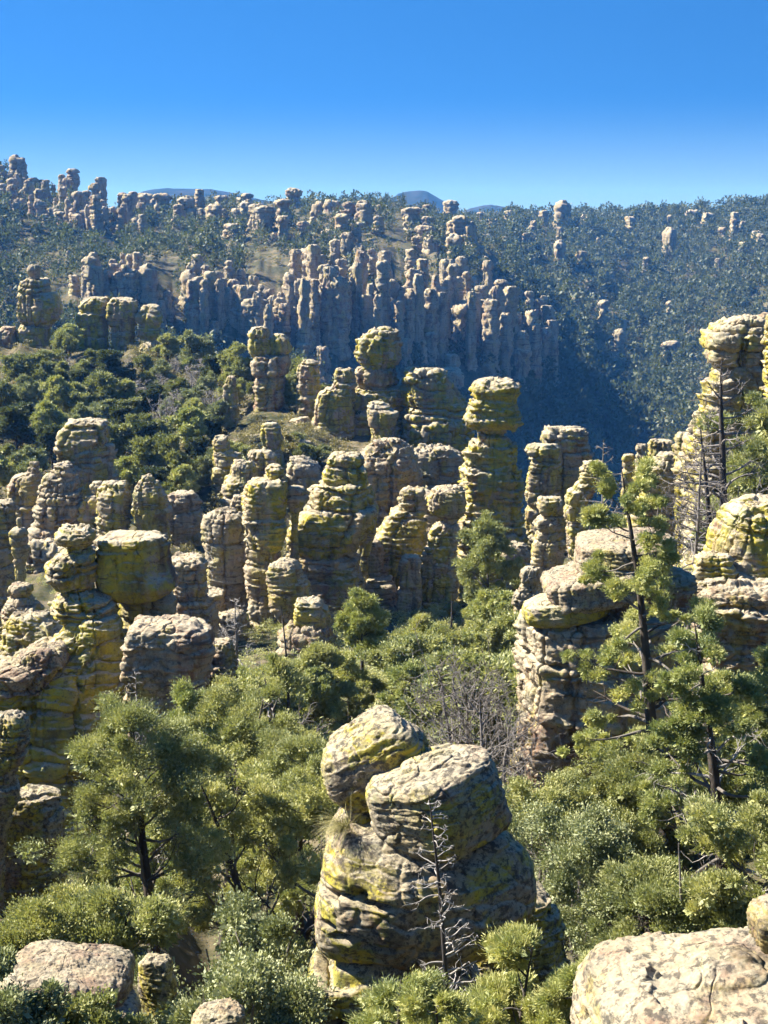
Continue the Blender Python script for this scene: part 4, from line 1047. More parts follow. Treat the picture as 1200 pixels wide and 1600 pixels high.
def puffs_to_leaves(P, R, per, L, Wd, rs, flat=0.75, up=0.35, outward=None, shell=0.6):
    """leaf tufts filling balls P (N,3) of radius R (N,)"""
    n = len(P)
    u = unit(rs.normal(size=(n, per, 3)) + np.array([0, 0, up]))
    rr = R[:, None, None] * (shell + (1 - shell) * rs.rand(n, per, 1)) * rs.uniform(0.35, 1.0, (n, per, 1)) ** 0.4
    lump = 1 + 0.25 * rs.normal(size=(n, per, 1))
    pos = P[:, None] + u * rr * lump * np.array([1, 1, flat])
    di = unit(u + 0.6 * rs.normal(size=u.shape) + np.array([0, 0, up * 0.7]))
    if outward is not None: di = unit(di + 0.5 * outward[:, None])
    tint = np.repeat(np.clip(rs.normal(0.5, 0.17, n), 0, 1), per) + rs.normal(0, 0.13, n * per)
    m = n * per
    v, f = leaf_quads(pos.reshape(-1, 3), di.reshape(-1, 3), L * rs.uniform(0.6, 1.3, m), Wd * rs.uniform(0.7, 1.3, m), rs)
    return v, f, np.clip(tint, 0, 1)

def bend(p0, di, length, n, rs, wob, grav):
    """a crooked line of n points"""
    pts = [np.array(p0, float)]
    d = np.array(di, float); d /= np.linalg.norm(d)
    for k in range(n - 1):
        d = d + rs.normal(0, wob, 3) + np.array([0, 0, grav])
        d /= np.linalg.norm(d)
        pts.append(pts[-1] + d * length / (n - 1))
    return np.array(pts)

def gen_tree(seed, h, kind='pine', leaf=(0.10, 0.02), per=160, puff=0.30, nb=40, spread=0.24, t0=0.12, r0=None, lean=0.0, dead=0.0, stems=1,
             crown='cone', sub=5, thin=1.0, up=0.35, twigs=True, drop=None):
    """returns bags: trunk, branches (living limbs), bare (dead limbs), and leaf arrays"""
    rs = np.random.RandomState(seed)
    T, B, D = Bag(), Bag(), Bag()
    PP, PR, PO = [], [], []
    for s in range(stems):
        a0 = rs.uniform(0, 6.28)
        tilt = 0.0 if stems == 1 else rs.uniform(0.10, 0.32)
        di = np.array([math.cos(a0) * tilt + lean, math.sin(a0) * tilt, 1.0])
        hh = h * (1.0 if stems == 1 else rs.uniform(0.7, 0.95))
        tp = bend((0, 0, -0.25), di, hh * (0.97 if stems == 1 else 0.85) + 0.25, 16, rs, 0.022 if stems == 1 else 0.09, 0.01 if stems == 1 else 0.05)
        rr = (r0 or h * 0.021) * (1 if stems == 1 else 0.65)
        rad = rr * (1 - np.linspace(0, 1, 16)) ** 0.85 + 0.008 * thin
        rad[0] *= 1.35
        T.add(*tube(tp, rad, 9))
        nbs = max(5, nb // stems)
        for k in range(nbs):
            t = t0 + (1 - t0) * ((k + rs.uniform(0, 1)) / nbs) ** 0.9
            t = min(t, 0.985)
            q = t * 15; i = min(int(q), 14); p = tp[i] * (1 - (q - i)) + tp[i + 1] * (q - i)
            if crown == 'cone': ln = h * spread * (1 - t) ** 0.75 * rs.uniform(0.55, 1.2) + (0.05 if per > 0 else 0.015) * h
            elif crown == 'round': ln = h * spread * (math.sin(math.pi * min(1, 0.22 + 0.75 * t)) ** 0.6) * rs.uniform(0.6, 1.2)
            else: ln = h * spread * rs.uniform(0.35, 1.25) * (1 - 0.6 * t)
            a = rs.uniform(0, 6.28)
            el = rs.uniform(-0.15, 0.35) if crown == 'cone' else rs.uniform(0.1, 0.8)
            isdead = rs.rand() < dead * (1.25 - t) * 1.3
            d0 = np.array([math.cos(a) * math.cos(el), math.sin(a) * math.cos(el), math.sin(el)])
            bp = bend(p, d0, ln, 8, rs, 0.16, 0.05 if crown != 'cone' else 0.03)
            br = max(0.008 * thin, rad[i] * 0.36) * (1 - np.linspace(0, 0.85, 8)) + 0.003 * thin
            (D if isdead else B).add(*tube(bp, br, 5))
            ns = sub if ln > 0.12 * h else max(2, sub - 2)
            for m in range(ns):
                q2 = rs.uniform(0.5, 1.0) * 7; j = min(int(q2), 6)
                sp = bp[j] * (1 - (q2 - j)) + bp[j + 1] * (q2 - j)
                bd = unit(bp[j + 1] - bp[j])
                sd_ = unit(bd * 0.8 + rs.normal(0, 0.65, 3) + np.array([0, 0, 0.2 if not isdead else -0.05]))
                sl = ln * rs.uniform(0.25, 0.5)
                sp_ = bend(sp, sd_, sl, 5, rs, 0.2, 0.06)
                sr = br[j] * 0.55 * (1 - np.linspace(0, 0.8, 5)) + 0.002 * thin
                (D if isdead else B).add(*tube(sp_, sr, 4))
                if isdead:
                    for w in range(3):
                        tw = bend(sp_[rs.randint(1, 5)], unit(sd_ + rs.normal(0, 0.8, 3)), sl * rs.uniform(0.4, 0.8), 4, rs, 0.25, 0.0)
                        D.add(*tube(tw, np.linspace(0.005, 0.002, 4) * thin, 3))
                else:
                    for e in (4, 2):
                        if e == 2 and rs.rand() < 0.7: continue
                        PP.append(sp_[e]); PR.append(puff * rs.uniform(0.55, 1.4) * (0.75 if e == 2 else 1)); PO.append(bd)
            if not isdead:
                PP.append(bp[-1]); PR.append(puff * rs.uniform(0.7, 1.2)); PO.append(unit(bp[-1] - bp[-2]))
    leaves = None
    if PP and per > 0:
        PP, PR, PO = np.array(PP), np.array(PR), np.array(PO)
        if drop is not None:
            k = ~drop(PP); PP, PR, PO = PP[k], PR[k], PO[k]
        leaves = puffs_to_leaves(PP, PR, per, leaf[0], leaf[1], rs, 0.62, up, PO)
        # bigger leaves added inside every tuft to block light and deepen its shade
        core = puffs_to_leaves(PP - np.array([0, 0, 0.12]) * PR[:, None], PR * 0.62, 44, min(0.6 * puff, 2.1 * leaf[0]), min(0.4 * puff, 1.4 * leaf[0]), rs, 0.6, 0.1, None, 0.2)
        leaves = (np.concatenate([leaves[0], core[0]]), np.concatenate([leaves[1], core[1] + len(leaves[0])]), np.concatenate([leaves[2], core[2]]))
    return T, B, D, leaves

def tree_meshes(name, seed, h, leafmat, barkmat='bark', limbmat=None, deadmat='deadwood', **kw):
    T, B, D, lv = gen_tree(seed, h, **kw)
    if 0 < len(D.v) < 200:                      # only a few dead stubs: they belong to the trunk
        for v_, f_ in zip(D.v, D.f):
            T.v.append(v_)
        off = T.n
        for f_ in D.f: T.f.append(f_ + off)
        D = Bag()
    out = [('trunk', T.mesh('trunk', M[barkmat]))]
    b = B.mesh('limbs', M[limbmat or barkmat])
    if b: out.append(('limbs', b))
    d = D.mesh('bare_branches', M[deadmat])
    if d: out.append(('bare_branches', d))
    if lv: out.append(('crown', make_mesh('crown', lv[0], lv[1], M[leafmat], False, lv[2])))
    return out

def plant(parts, name, loc, scale=1.0, rz=0.0, lean=(0, 0), sz=None):
    r = empty(name, loc)
    r.rotation_euler = (lean[0], lean[1], rz)
    r.scale = (scale, scale, sz or scale)
    for pn, me in parts:
        o = bpy.data.objects.new(pn, me)
        COL.objects.link(o)
        o.parent = r
    return r

def tallest(parts):
    hi = 0.1
    for _, me in parts:
        co = np.empty(len(me.vertices) * 3, np.float32)
        me.vertices.foreach_get('co', co)
        hi = max(hi, float(np.percentile(co[2::3], 99.7)))
    return hi

def px_loc(px, d, py=None):
    """foot of a plant: on the terrain at the column of the picture"""
    u, y, z = ray(px, 800.0 if py is None else py)
    x = float(u * d / y)
    for _ in range(3):
        g = float(ground(x, d))
        x = float((px - 600.0) / F * (d * CP - g * SP))
    return (x, float(d), float(ground(x, d)))

def hero(name, label, cat, px, d, top, parts_fn, group=None, rz=0.0, lean=(0, 0), lift=0.0, land=None, tip=None):
    """a tree of its own whose top is at picture row top"""
    loc = px_loc(px, d)
    zt = at(px, top, d)[2]
    h = max(0.3, float(zt) - loc[2])
    parts = parts_fn(h)
    fix = (h + 0.1) / tallest(parts)
    if tip is not None:                          # stand the trunk so that it points where the photo's does
        co = np.empty(len(parts[0][1].vertices) * 3, np.float32)
        parts[0][1].vertices.foreach_get('co', co)
        co = co.reshape(-1, 3); t_ = co[co[:, 2].argmax()]
        lean = (math.atan2(t_[1], t_[2]), math.atan2(float(at(tip, top, d)[0]) - loc[0], h) - math.atan2(t_[0], t_[2]))
    r = plant(parts, name, (loc[0], loc[1], loc[2] + lift), fix, rz, lean)
    tag(r, label, cat, group)
    if land: LAND.append((px, top + 30, land))
    return r

def pine(seed, **kw):
    o = dict(leaf=(0.058, 0.013), per=480, puff=0.25, up=0.7, nb=46, spread=0.27, t0=0.10, dead=0.30, sub=5, crown='cone', r0=0.16)
    o.update(kw)
    return lambda h: tree_meshes('pine', seed, h, o.get('lm', 'leaf_pine'), 'bark', 'bark_grey', **{k: v for k, v in o.items() if k != 'lm'})

def juniper(seed, **kw):
    o = dict(leaf=(0.052, 0.017), per=460, puff=0.24, up=0.8, nb=34, spread=0.42, t0=0.16, dead=0.16, sub=4, crown='round', stems=2, r0=0.15)
    o.update(kw)
    return lambda h: tree_meshes('juniper', seed, h, o.get('lm', 'leaf_juniper'), 'bark', 'bark_grey', **{k: v for k, v in o.items() if k != 'lm'})

def bush(seed, lm='leaf_oak', **kw):
    o = dict(leaf=(0.036, 0.022), per=260, puff=0.22, nb=26, spread=0.55, t0=0.08, dead=0.12, sub=6, crown='round', stems=4, r0=0.07, up=0.5)
    o.update(kw)
    return lambda h: tree_meshes('bush', seed, h, lm, 'bark_grey', 'bark_grey', **o)

def snag(seed, **kw):
    o = dict(per=0, nb=34, spread=0.30, t0=0.15, dead=9.0, sub=5, crown='cone', thin=1.0)
    o.update(kw)
    bm_ = o.pop('bm', 'snag'); dm = o.pop('dm', 'snag')
    return lambda h: tree_meshes('snag', seed, h, 'leaf_pine', bm_, None, dm, **o)

# --- foreground and right-hand trees, one by one
hero('pine_tree', 'tall slender pine with pale bare limbs crossing the ledged pink cliff', 'pine tree', 1046, 29, 722, pine(1, nb=52, spread=0.18, puff=0.19, dead=0.36, r0=0.17, sub=4), land='the tall slender pine', tip=970)
hero('pine_tree', 'dark trunked pine with long white dead limbs rising behind the bottom right slab', 'pine tree', 1132, 24, 960, pine(2, nb=52, spread=0.25, puff=0.18, dead=0.48, r0=0.15, sub=4), land='the white limbed pine', tip=1084)
hero('pine_tree', 'bushy yellow green pine cut off by the right edge', 'pine tree', 1215, 28, 1010, pine(3, nb=46, spread=0.34, puff=0.22, dead=0.15), land='the right edge pine')
hero('juniper_tree', 'green tree behind the two snags at the right edge', 'tree', 1195, 56, 628, juniper(4, leaf=(0.12, 0.03), puff=0.42, dead=0.1), land=None)
hero('pine_tree', 'leafy pine between the overhanging shelf and the white limbed pine', 'pine tree', 1105, 31, 1060, pine(5, nb=40, spread=0.36, puff=0.22, dead=0.25))
hero('juniper_tree', 'round yellow green tree low between the two right pines', 'tree', 985, 27, 1185, juniper(6, spread=0.3, stems=2))
hero('oak_shrub', 'yellow green oak bush right of the ledged boulder', 'bush', 840, 25, 1222, bush(7, 'leaf_oak'), land='the yellow green oak')
hero('oak_shrub', 'yellowish bush behind the yellow green oak', 'bush', 890, 28, 1190, bush(8, 'leaf_oak'))
hero('manzanita_shrub', 'pale grey green manzanita bush below the yellow green oak', 'bush', 905, 22.5, 1285, bush(9, 'leaf_manzanita'), land='the pale manzanita')
hero('manzanita_shrub', 'pale manzanita bush with dark stems left of the white limbed pine', 'bush', 965, 22, 1340, bush(10, 'leaf_manzanita', dead=0.3))
hero('juniper_tree', 'low leafy juniper spray between the right pines and the bottom slab', 'tree', 1040, 20.5, 1370, juniper(11, spread=0.55, stems=3, puff=0.22))
hero('juniper_tree', 'small green juniper at the right edge above the pink boulder', 'tree', 1205, 20, 1260, juniper(12, spread=0.5, stems=2, puff=0.22))
hero('pine_sapling', 'tiny green pine sapling left of the bottom right slab', 'sapling', 930, 13.2, 1490, pine(13, nb=18, spread=0.4, puff=0.11, leaf=(0.05, 0.009), r0=0.02, dead=0.05))
hero('pine_sapling', 'tiny sapling sprig at the left corner of the bottom right slab', 'sapling', 897, 12.5, 1530, pine(14, nb=16, spread=0.4, puff=0.10, leaf=(0.05, 0.009), r0=0.02, dead=0.05))
hero('juniper_tree', 'big dark juniper with a sunlit top beside the yellow lichen wall', 'tree', 245, 26, 1100, juniper(15, nb=50, spread=0.26, stems=1, puff=0.33, dead=0.22), land='the big dark juniper')
hero('juniper_tree', 'bright yellow green juniper between the big dark juniper and the stack', 'tree', 425, 26, 1195, juniper(16, nb=36, spread=0.26, dead=0.2), land='the bright juniper')
hero('juniper_tree', 'tall soft green juniper behind the big dark juniper', 'tree', 345, 33, 1075, juniper(17, nb=40, spread=0.24), land='the soft green juniper')
hero('juniper_tree', 'green juniper peeking left of the egg boulder', 'tree', 470, 31, 1165, juniper(18, nb=34, spread=0.26))
hero('manzanita_shrub', 'grey green manzanita at the foot of the foreground stack', 'bush', 415, 18, 1430, bush(20, 'leaf_manzanita', per=200, spread=0.24), land='the stack foot manzanita')
hero('manzanita_shrub', 'grey green manzanita at the bottom edge left of the stack', 'bush', 365, 15.5, 1515, bush(21, 'leaf_manzanita', per=200, spread=0.3))
hero('manzanita_shrub', 'pale manzanita over the small pale rock at the bottom edge', 'bush', 330, 16.5, 1515, bush(22, 'leaf_manzanita', per=110))
hero('oak_shrub', 'small oak bush growing on the bottom left slab', 'bush', 80, 18.5, 1420, bush(23, 'leaf_oak', nb=22), land='the slab oak bush')
hero('juniper_tree', 'pale soft juniper bush at the right end of the bottom left slab', 'bush', 155, 18.8, 1400, juniper(24, stems=3, nb=24, spread=0.45, puff=0.2))
hero('manzanita_shrub', 'grey leafy shrub in the bottom left corner', 'bush', 12, 11.5, 1535, bush(25, 'leaf_manzanita', per=130, puff=0.13, leaf=(0.03, 0.012), spread=0.3))
hero('oak_shrub', 'green shrub at the bottom edge under the bottom left slab', 'bush', 120, 12, 1582, bush(26, 'leaf_oak', per=90, puff=0.14))
hero('pinyon_tree', 'soft needled pinyon in front of the stack at the bottom', 'tree', 628, 13, 1522, pine(28, nb=26, spread=0.28, puff=0.15, leaf=(0.05, 0.008), dead=0.05, r0=0.04), land='the bottom pinyon')
hero('pinyon_tree', 'blue green pinyon spreading right of the dead foreground sapling', 'tree', 775, 13, 1500, pine(29, nb=30, spread=0.36, puff=0.16, leaf=(0.055, 0.008), dead=0.05, r0=0.04))
hero('pinyon_tree', 'small pinyon at the bottom edge under the dead foreground sapling', 'tree', 690, 12.4, 1545, pine(30, nb=24, spread=0.4, puff=0.13, leaf=(0.055, 0.008), dead=0.05, r0=0.03))
hero('dead_tree', 'dead grey sapling with fine curled twigs in front of the stack', 'dead tree', 712, 14.2, 1262, snag(31, nb=100, spread=0.13, r0=0.05, thin=0.75, dm='deadwood', bm='charred', t0=0.12, sub=4), land='the dead foreground sapling', tip=672)
hero('dead_tree', 'larger dark snag with spiky branches against the right tower', 'dead tree', 1138, 52, 565, snag(32, nb=56, spread=0.30, r0=0.24, thin=2.2, bm='charred', dm='snag', lean=-0.01), land='the right tower snag', tip=1128)
hero('dead_tree', 'leaning bare snag left of the larger snag by the right tower', 'dead tree', 1110, 50, 672, snag(33, nb=40, spread=0.42, r0=0.17, thin=2.0, bm='charred', dm='snag'), tip=1095)
hero('dead_tree', 'wispy dead tree with reddish twigs beside the huge brown boulder', 'dead tree', 1070, 46, 700, snag(34, nb=40, spread=0.35, r0=0.1, thin=1.6))
hero('dead_tree', 'bleached snag over the swirled stack behind the tall slender pine', 'dead tree', 935, 60, 688, snag(35, nb=36, spread=0.22, r0=0.10, thin=2.0))
hero('dead_tree', 'small silvery snag in front of the pale topped boulder', 'dead tree', 228, 40, 1035, snag(36, nb=50, spread=0.2, r0=0.07, thin=1.2, dm='deadwood'))
hero('dead_tree', 'silvery snag at the foot of the yellow and pink pillar', 'dead tree', 372, 70, 935, snag(37, nb=50, spread=0.28, r0=0.12, thin=2.2, dm='deadwood'))
hero('dead_tree', 'thin bare pole standing left of the sunlit knob boulder', 'dead tree', 452, 46, 955, snag(38, nb=10, spread=0.06, r0=0.07, thin=1.6, bm='charred', dm='charred'))
hero('dead_tree', 'twisted dark dead tree arching below the sunlit knob boulder', 'dead tree', 470, 42, 1050, snag(39, nb=26, spread=0.55, r0=0.16, thin=2.0, lean=-0.25, bm='charred', dm='snag'))
hero('dead_tree', 'dark leaning pole above the valley trees left of the anvil headed hoodoo', 'dead tree', 712, 62, 930, snag(40, nb=8, spread=0.08, r0=0.1, thin=1.6, bm='charred', lean=-0.1))
hero('dead_tree', 'reddish bare pole standing behind the bottom right slab', 'dead tree', 1066, 20, 1325, snag(41, nb=5, spread=0.05, r0=0.035, thin=0.8))
hero('dead_tree', 'bare grey brushy tree right of the egg boulder', 'dead tree', 740, 38, 1000, snag(42, nb=60, spread=0.36, r0=0.1, thin=1.3, t0=0.1, crown='round', stems=3), land='the bare brushy tree')
hero('dead_tree', 'second bare grey brushy tree in front of the ledged pink cliff', 'dead tree', 770, 34, 1085, snag(43, nb=50, spread=0.4, r0=0.1, thin=1.2, t0=0.1, crown='round', stems=3))

hero('juniper_tree', 'tall round topped tree on a bare dark trunk in the middle of the valley', 'tree', 565, 60, 925, pine(51, nb=40, spread=0.24, t0=0.45, puff=0.36, per=260, leaf=(0.10, 0.028), dead=0.1, r0=0.12, crown='round'), tip=565)
hero('juniper_tree', 'leafy tree growing in front of the foot of the anvil headed hoodoo', 'tree', 765, 78, 808, juniper(52, per=200, leaf=(0.13, 0.04), puff=0.42, spread=0.26, nb=34, dead=0.1, stems=1), tip=762)
hero('juniper_tree', 'upright green tree left of the tall round topped valley tree', 'tree', 500, 55, 1010, juniper(53, per=240, leaf=(0.10, 0.03), puff=0.36, spread=0.3, nb=34, dead=0.15, stems=1), tip=498)
hero('juniper_tree', 'tall feathery tree between the round topped valley tree and the mushroom capped pillar', 'tree', 655, 64, 965, pine(54, nb=40, spread=0.22, t0=0.25, puff=0.36, per=240, leaf=(0.11, 0.028), dead=0.15, r0=0.12), tip=652)
hero('pine_tree', 'upright pine right of the big dark juniper below the pale topped boulder', 'pine tree', 300, 38, 1080, pine(55, nb=44, spread=0.24, puff=0.30, per=300, leaf=(0.075, 0.02), dead=0.15), tip=296)

# --- shared kinds for the valley and slopes
VT = {'valley': [], 'slope': [], 'slim': [], 'snag': [], 'shrub': []}
for k in range(6):
    VT['valley'].append(tree_meshes('juniper', 60 + k, 5.0, 'leaf_juniper' if k % 2 else 'leaf_pine', 'bark', 'bark_grey', leaf=(0.13, 0.05), per=110, puff=0.34, nb=34, spread=0.36, t0=0.2, dead=0.15, sub=5, crown='round', stems=1 + k % 2, r0=0.13, thin=1.5))
for k in range(6):
    VT['slope'].append(tree_meshes('juniper', 70 + k, 5.0, ('leaf_juniper', 'leaf_slope', 'leaf_pine', 'leaf_slope', 'leaf_far', 'leaf_manzanita')[k], 'bark', 'bark_grey', leaf=(0.26, 0.13), per=60, puff=0.48, nb=26, spread=0.36, t0=0.18, dead=0.1, sub=3, crown='round', stems=1 + k % 2, r0=0.14, thin=3))
for k in range(4):
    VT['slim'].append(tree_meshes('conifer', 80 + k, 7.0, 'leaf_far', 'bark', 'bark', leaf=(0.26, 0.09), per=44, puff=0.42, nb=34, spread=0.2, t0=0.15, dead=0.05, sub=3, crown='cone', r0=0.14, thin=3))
for k in range(4):
    VT['snag'].append(tree_meshes('snag', 86 + k, 5.0, 'leaf_pine', 'bark_grey', None, 'deadwood', per=0, nb=34, spread=0.30, t0=0.15, dead=9, sub=4, crown='round', stems=1 + k % 3, thin=3.2, r0=0.1))
for k in range(5):
    VT['shrub'].append(tree_meshes('shrub', 92 + k, 1.6, 'leaf_brush' if k % 2 else 'leaf_slope', 'bark_grey', None, leaf=(0.18, 0.08), per=46, puff=0.34, nb=18, spread=0.6, t0=0.05, dead=0.1, sub=4, crown='round', stems=3, r0=0.05, thin=2, up=0.6))

TR = random.Random(21)
PLACED = []
TALL = {}

def blocked(px, py, d, r):
    for (x0, y0, x1, y1, bd) in BOX:
        if d < bd and x0 - r * 0.35 < px < x1 + r * 0.35 and y0 - r * 0.2 < py < y1 - 0.12 * (y1 - y0):
            return True
        if abs(d - bd) < 4 and x0 < px < x1 and d >= bd - 1 and False:
            return True
    return False

def scatter(n, kind, poly, dmin, dmax, hr, name, cat, words, group, base_h, gap, limit=None, thick=(0.85, 1.25)):
    done = tries = 0
    while done < n and tries < n * 80:
        tries += 1
        px = TR.uniform(poly[0][0], poly[-1][0])
        lo = np.interp(px, [p[0] for p in poly], [p[1] for p in poly]); hi = np.interp(px, [p[0] for p in poly], [p[2] for p in poly])
        py = TR.uniform(lo, hi)
        d = hit(px, py, dmin, dmax)
        if d is None: continue
        x, _, z = at(px, py, d)
        h = TR.uniform(*hr)
        hp = h * F / d
        if limit is not None:
            lim = np.interp(px, [p[0] for p in limit], [p[1] for p in limit])
            hp = min(hp, py - lim); h = hp * d / F
            if h < hr[0] * 0.6: continue
        if blocked(px, py - 0.55 * hp, d, hp * 0.4) or blocked(px, py - 0.9 * hp, d, hp * 0.2): continue
        if any(abs(px - a) < gap * (hp / 40 + .4) and abs(py - b) < gap * 0.6 * (hp / 40 + .4) for a, b in PLACED): continue
        pick = TR.choice(VT[kind])
        s = h / TALL.setdefault(id(pick), tallest(pick))
        r = plant(pick, name, (float(x), d, float(ground(x, d)) - 0.1), s * TR.uniform(*thick), TR.uniform(0, 6.28), (TR.uniform(-.06, .06), TR.uniform(-.06, .06)), s)
        r['category'] = cat
        AUTO.append((r, words, px, py - hp / 2, group))
        PLACED.append((px, py)); done += 1

LIMV = [(280, 1080), (360, 1035), (520, 1030), (535, 925), (610, 930), (640, 985), (700, 950), (735, 860), (800, 880), (805, 1000), (850, 1230), (1060, 1200), (1200, 1100)]
scatter(70, 'valley', [(285, 1090, 1300), (450, 1030, 1220), (560, 1000, 1150), (700, 1000, 1180), (795, 980, 1250)], 26, 92, (3.2, 6.0), 'juniper_tree', 'tree', 'round green juniper in the valley', 'junipers in the valley', 5.0, 15, LIMV)
scatter(12, 'valley', [(860, 1180, 1400), (1200, 1100, 1380)], 22, 48, (2.5, 4.5), 'juniper_tree', 'tree', 'green juniper in the right foreground', 'junipers in the right foreground', 5.0, 24, LIMV)
scatter(8, 'valley', [(700, 890, 960), (800, 880, 940)], 60, 100, (3.0, 6.0), 'juniper_tree', 'tree', 'green juniper at the foot of the pillars', 'junipers at the foot of the pillars', 5.0, 16, None)
scatter(8, 'valley', [(860, 830, 920), (1080, 820, 900)], 45, 100, (2.0, 4.5), 'juniper_tree', 'tree', 'small juniper among the right ledges', 'junipers among the right ledges', 5.0, 16, None)
scatter(90, 'slope', [(-10, 560, 790), (120, 555, 740), (250, 560, 830), (330, 570, 780), (380, 600, 700), (560, 640, 720)], 118, 225, (3.0, 6.0), 'juniper_tree', 'tree', 'dark round juniper on the left slope', 'junipers on the left slope', 5.0, 17, None)
scatter(16, 'slim', [(-10, 600, 780), (250, 580, 760), (440, 620, 690)], 118, 222, (5.0, 8.5), 'conifer_tree', 'tree', 'slim dark conifer on the left slope', 'conifers on the left slope', 7.0, 18, None, (0.7, 1.0))
scatter(16, 'snag', [(60, 580, 690), (300, 590, 720), (360, 600, 700)], 125, 220, (3.0, 5.5), 'dead_tree', 'dead tree', 'grey bare tree on the left slope', 'bare trees on the left slope', 5.0, 16, None)
scatter(46, 'shrub', [(20, 560, 700), (300, 540, 860), (520, 610, 720)], 112, 222, (1.2, 2.4), 'shrub', 'bush', 'pale shrub on the left slope', 'shrubs on the left slope', 1.6, 12, None, (0.9, 1.5))
scatter(14, 'slope', [(600, 690, 760), (730, 700, 780), (900, 740, 850)], 105, 175, (2.0, 4.5), 'juniper_tree', 'tree', 'dark juniper behind the central pillars', 'junipers behind the central pillars', 5.0, 14, None)
scatter(12, 'slim', [(660, 560, 640), (880, 560, 680), (1080, 560, 680)], 420, 760, (8.0, 14.0), 'conifer_tree', 'tree', 'tall conifer in the shaded canyon', 'conifers in the shaded canyon', 7.0, 22, None, (0.7, 1.0))
# ------------------------------------------------------------------ ground cover nobody could count
FR = np.random.RandomState(77)

def crown_template(seed, n, L, Wd, flat=1.0):
    rs = np.random.RandomState(seed)
    k = 9
    P = unit(rs.normal(size=(k, 3)) + np.array([0, 0, 0.2])) * rs.uniform(0.25, 0.6, (k, 1)) * np.array([0.8, 0.8, 1.0]) + np.array([0, 0, 0.62])
    v, f, t = puffs_to_leaves(P, rs.uniform(0.22, 0.36, k), n // k, L, Wd, rs, 0.85, 0.4)
    v[:, 2] *= flat
    return v, f, t

def mass(name, label, cat, pts, size, mat, templates, tall=(0.8, 1.3)):
    """pts (N,3) feet, size (N,) -> ONE mesh of foliage"""
    V, Fc, T, n0 = [], [], [], 0
    ks = FR.randint(0, len(templates), len(pts))
    for k, (tv, tf, tt) in enumerate(templates):
        sel = np.nonzero(ks == k)[0]
        if len(sel) == 0: continue
        a = FR.uniform(0, 6.28, len(sel)); c, s = np.cos(a), np.sin(a)
        sc = size[sel]; tz = FR.uniform(*tall, len(sel))
        x = tv[None, :, 0] * c[:, None] - tv[None, :, 1] * s[:, None]
        y = tv[None, :, 0] * s[:, None] + tv[None, :, 1] * c[:, None]
        z = tv[None, :, 2] * tz[:, None]
        v = np.stack([x, y, np.broadcast_to(z, x.shape)], -1) * sc[:, None, None] + pts[sel][:, None]
        V.append(v.reshape(-1, 3))
        Fc.append((tf[None] + (np.arange(len(sel)) * len(tv))[:, None, None]).reshape(-1, 4) + n0)
        T.append(np.clip(tt[None] * 0.6 + FR.uniform(0, 0.45, (len(sel), 1)), 0, 1).ravel())
        n0 += v.shape[0] * v.shape[1]
    me = make_mesh(name, np.concatenate(V), np.concatenate(Fc), M[mat], False, np.concatenate(T))
    return tag(obj(name, me), label, cat, None, 'stuff')

def spread(n, dmin, dmax, pmin, pmax, fn=None, power=1.0):
    """random feet over the terrain, even per unit of ground; fn(px,py,d,x,z,slope)-> keep probability"""
    d = np.sqrt(FR.uniform(dmin ** 2, dmax ** 2, n)) if power == 1.0 else np.exp(FR.uniform(math.log(dmin), math.log(dmax), n))
    px = FR.uniform(pmin, pmax, n)
    x = (px - 600) / F * d
    z = ground(x, d)
    sl = np.abs(ground(x, d + 1.0 + d * 0.004) - z) / (1.0 + d * 0.004)
    qx, qy = to_px(x, d, z)
    keep = np.ones(n) if fn is None else fn(qx, qy, d, x, z, sl)
    nz = fbm(np.stack([x, d, 0 * x], 1) / (0.035 * d + 3)[:, None], 3, 55)
    k = FR.rand(n) < keep * np.maximum(sstep(-0.5, 0.25, nz), (d > 380) * np.where(qx > 1020, 0.5, 0.12))
    return np.stack([x[k], d[k], z[k] - 0.1], 1), d[k]

far_t = [crown_template(s, 108, 0.21, 0.13) for s in range(5)]
pts, d = spread(23000, 390, 1080, -160, 1360, lambda qx, qy, d, x, z, sl: np.where((qx < 780) & (d > 500), 0.36, 1.0) * np.where((sl > 1.1) & (qx < 900), 0.5, 1.0))
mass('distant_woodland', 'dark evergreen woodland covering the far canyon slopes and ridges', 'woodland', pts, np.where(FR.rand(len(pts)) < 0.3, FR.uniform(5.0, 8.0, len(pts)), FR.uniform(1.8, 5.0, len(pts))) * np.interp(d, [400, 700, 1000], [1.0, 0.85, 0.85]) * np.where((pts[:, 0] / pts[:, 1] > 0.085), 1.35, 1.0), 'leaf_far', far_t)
low_t = [crown_template(20 + s, 63, 0.34, 0.18, 0.6) for s in range(4)]
pts, d = spread(9500, 400, 1050, -160, 1360, lambda qx, qy, d, x, z, sl: np.where(sl > 1.1, 0.3, 0.9))
mass('distant_brush', 'pale dry brush covering the far ridges and benches', 'brush', pts, FR.uniform(1.2, 2.6, len(pts)), 'leaf_brush', low_t)
mid_t = [crown_template(40 + s, 180, 0.17, 0.08, 0.75) for s in range(5)]
pts, d = spread(3200, 105, 240, -200, 800, None)
mass('slope_brush', 'mixed low brush covering the left slope', 'brush', pts, FR.uniform(0.6, 1.7, len(pts)), 'leaf_brush', mid_t)
pts, d = spread(900, 230, 420, -100, 1400, None)
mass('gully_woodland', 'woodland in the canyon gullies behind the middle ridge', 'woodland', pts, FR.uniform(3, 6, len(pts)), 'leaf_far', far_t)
near_t = [crown_template(60 + s, 420, 0.12, 0.04, 0.7) for s in range(5)]
pts, d = spread(4000, 34, 108, -500, 1900, lambda qx, qy, d, x, z, sl: np.where(d < 45, 0.35, 0.9))
mass('undergrowth', 'low green undergrowth between the valley trees and pillars', 'undergrowth', pts, FR.uniform(0.5, 1.5, len(pts)), 'leaf_juniper', near_t)
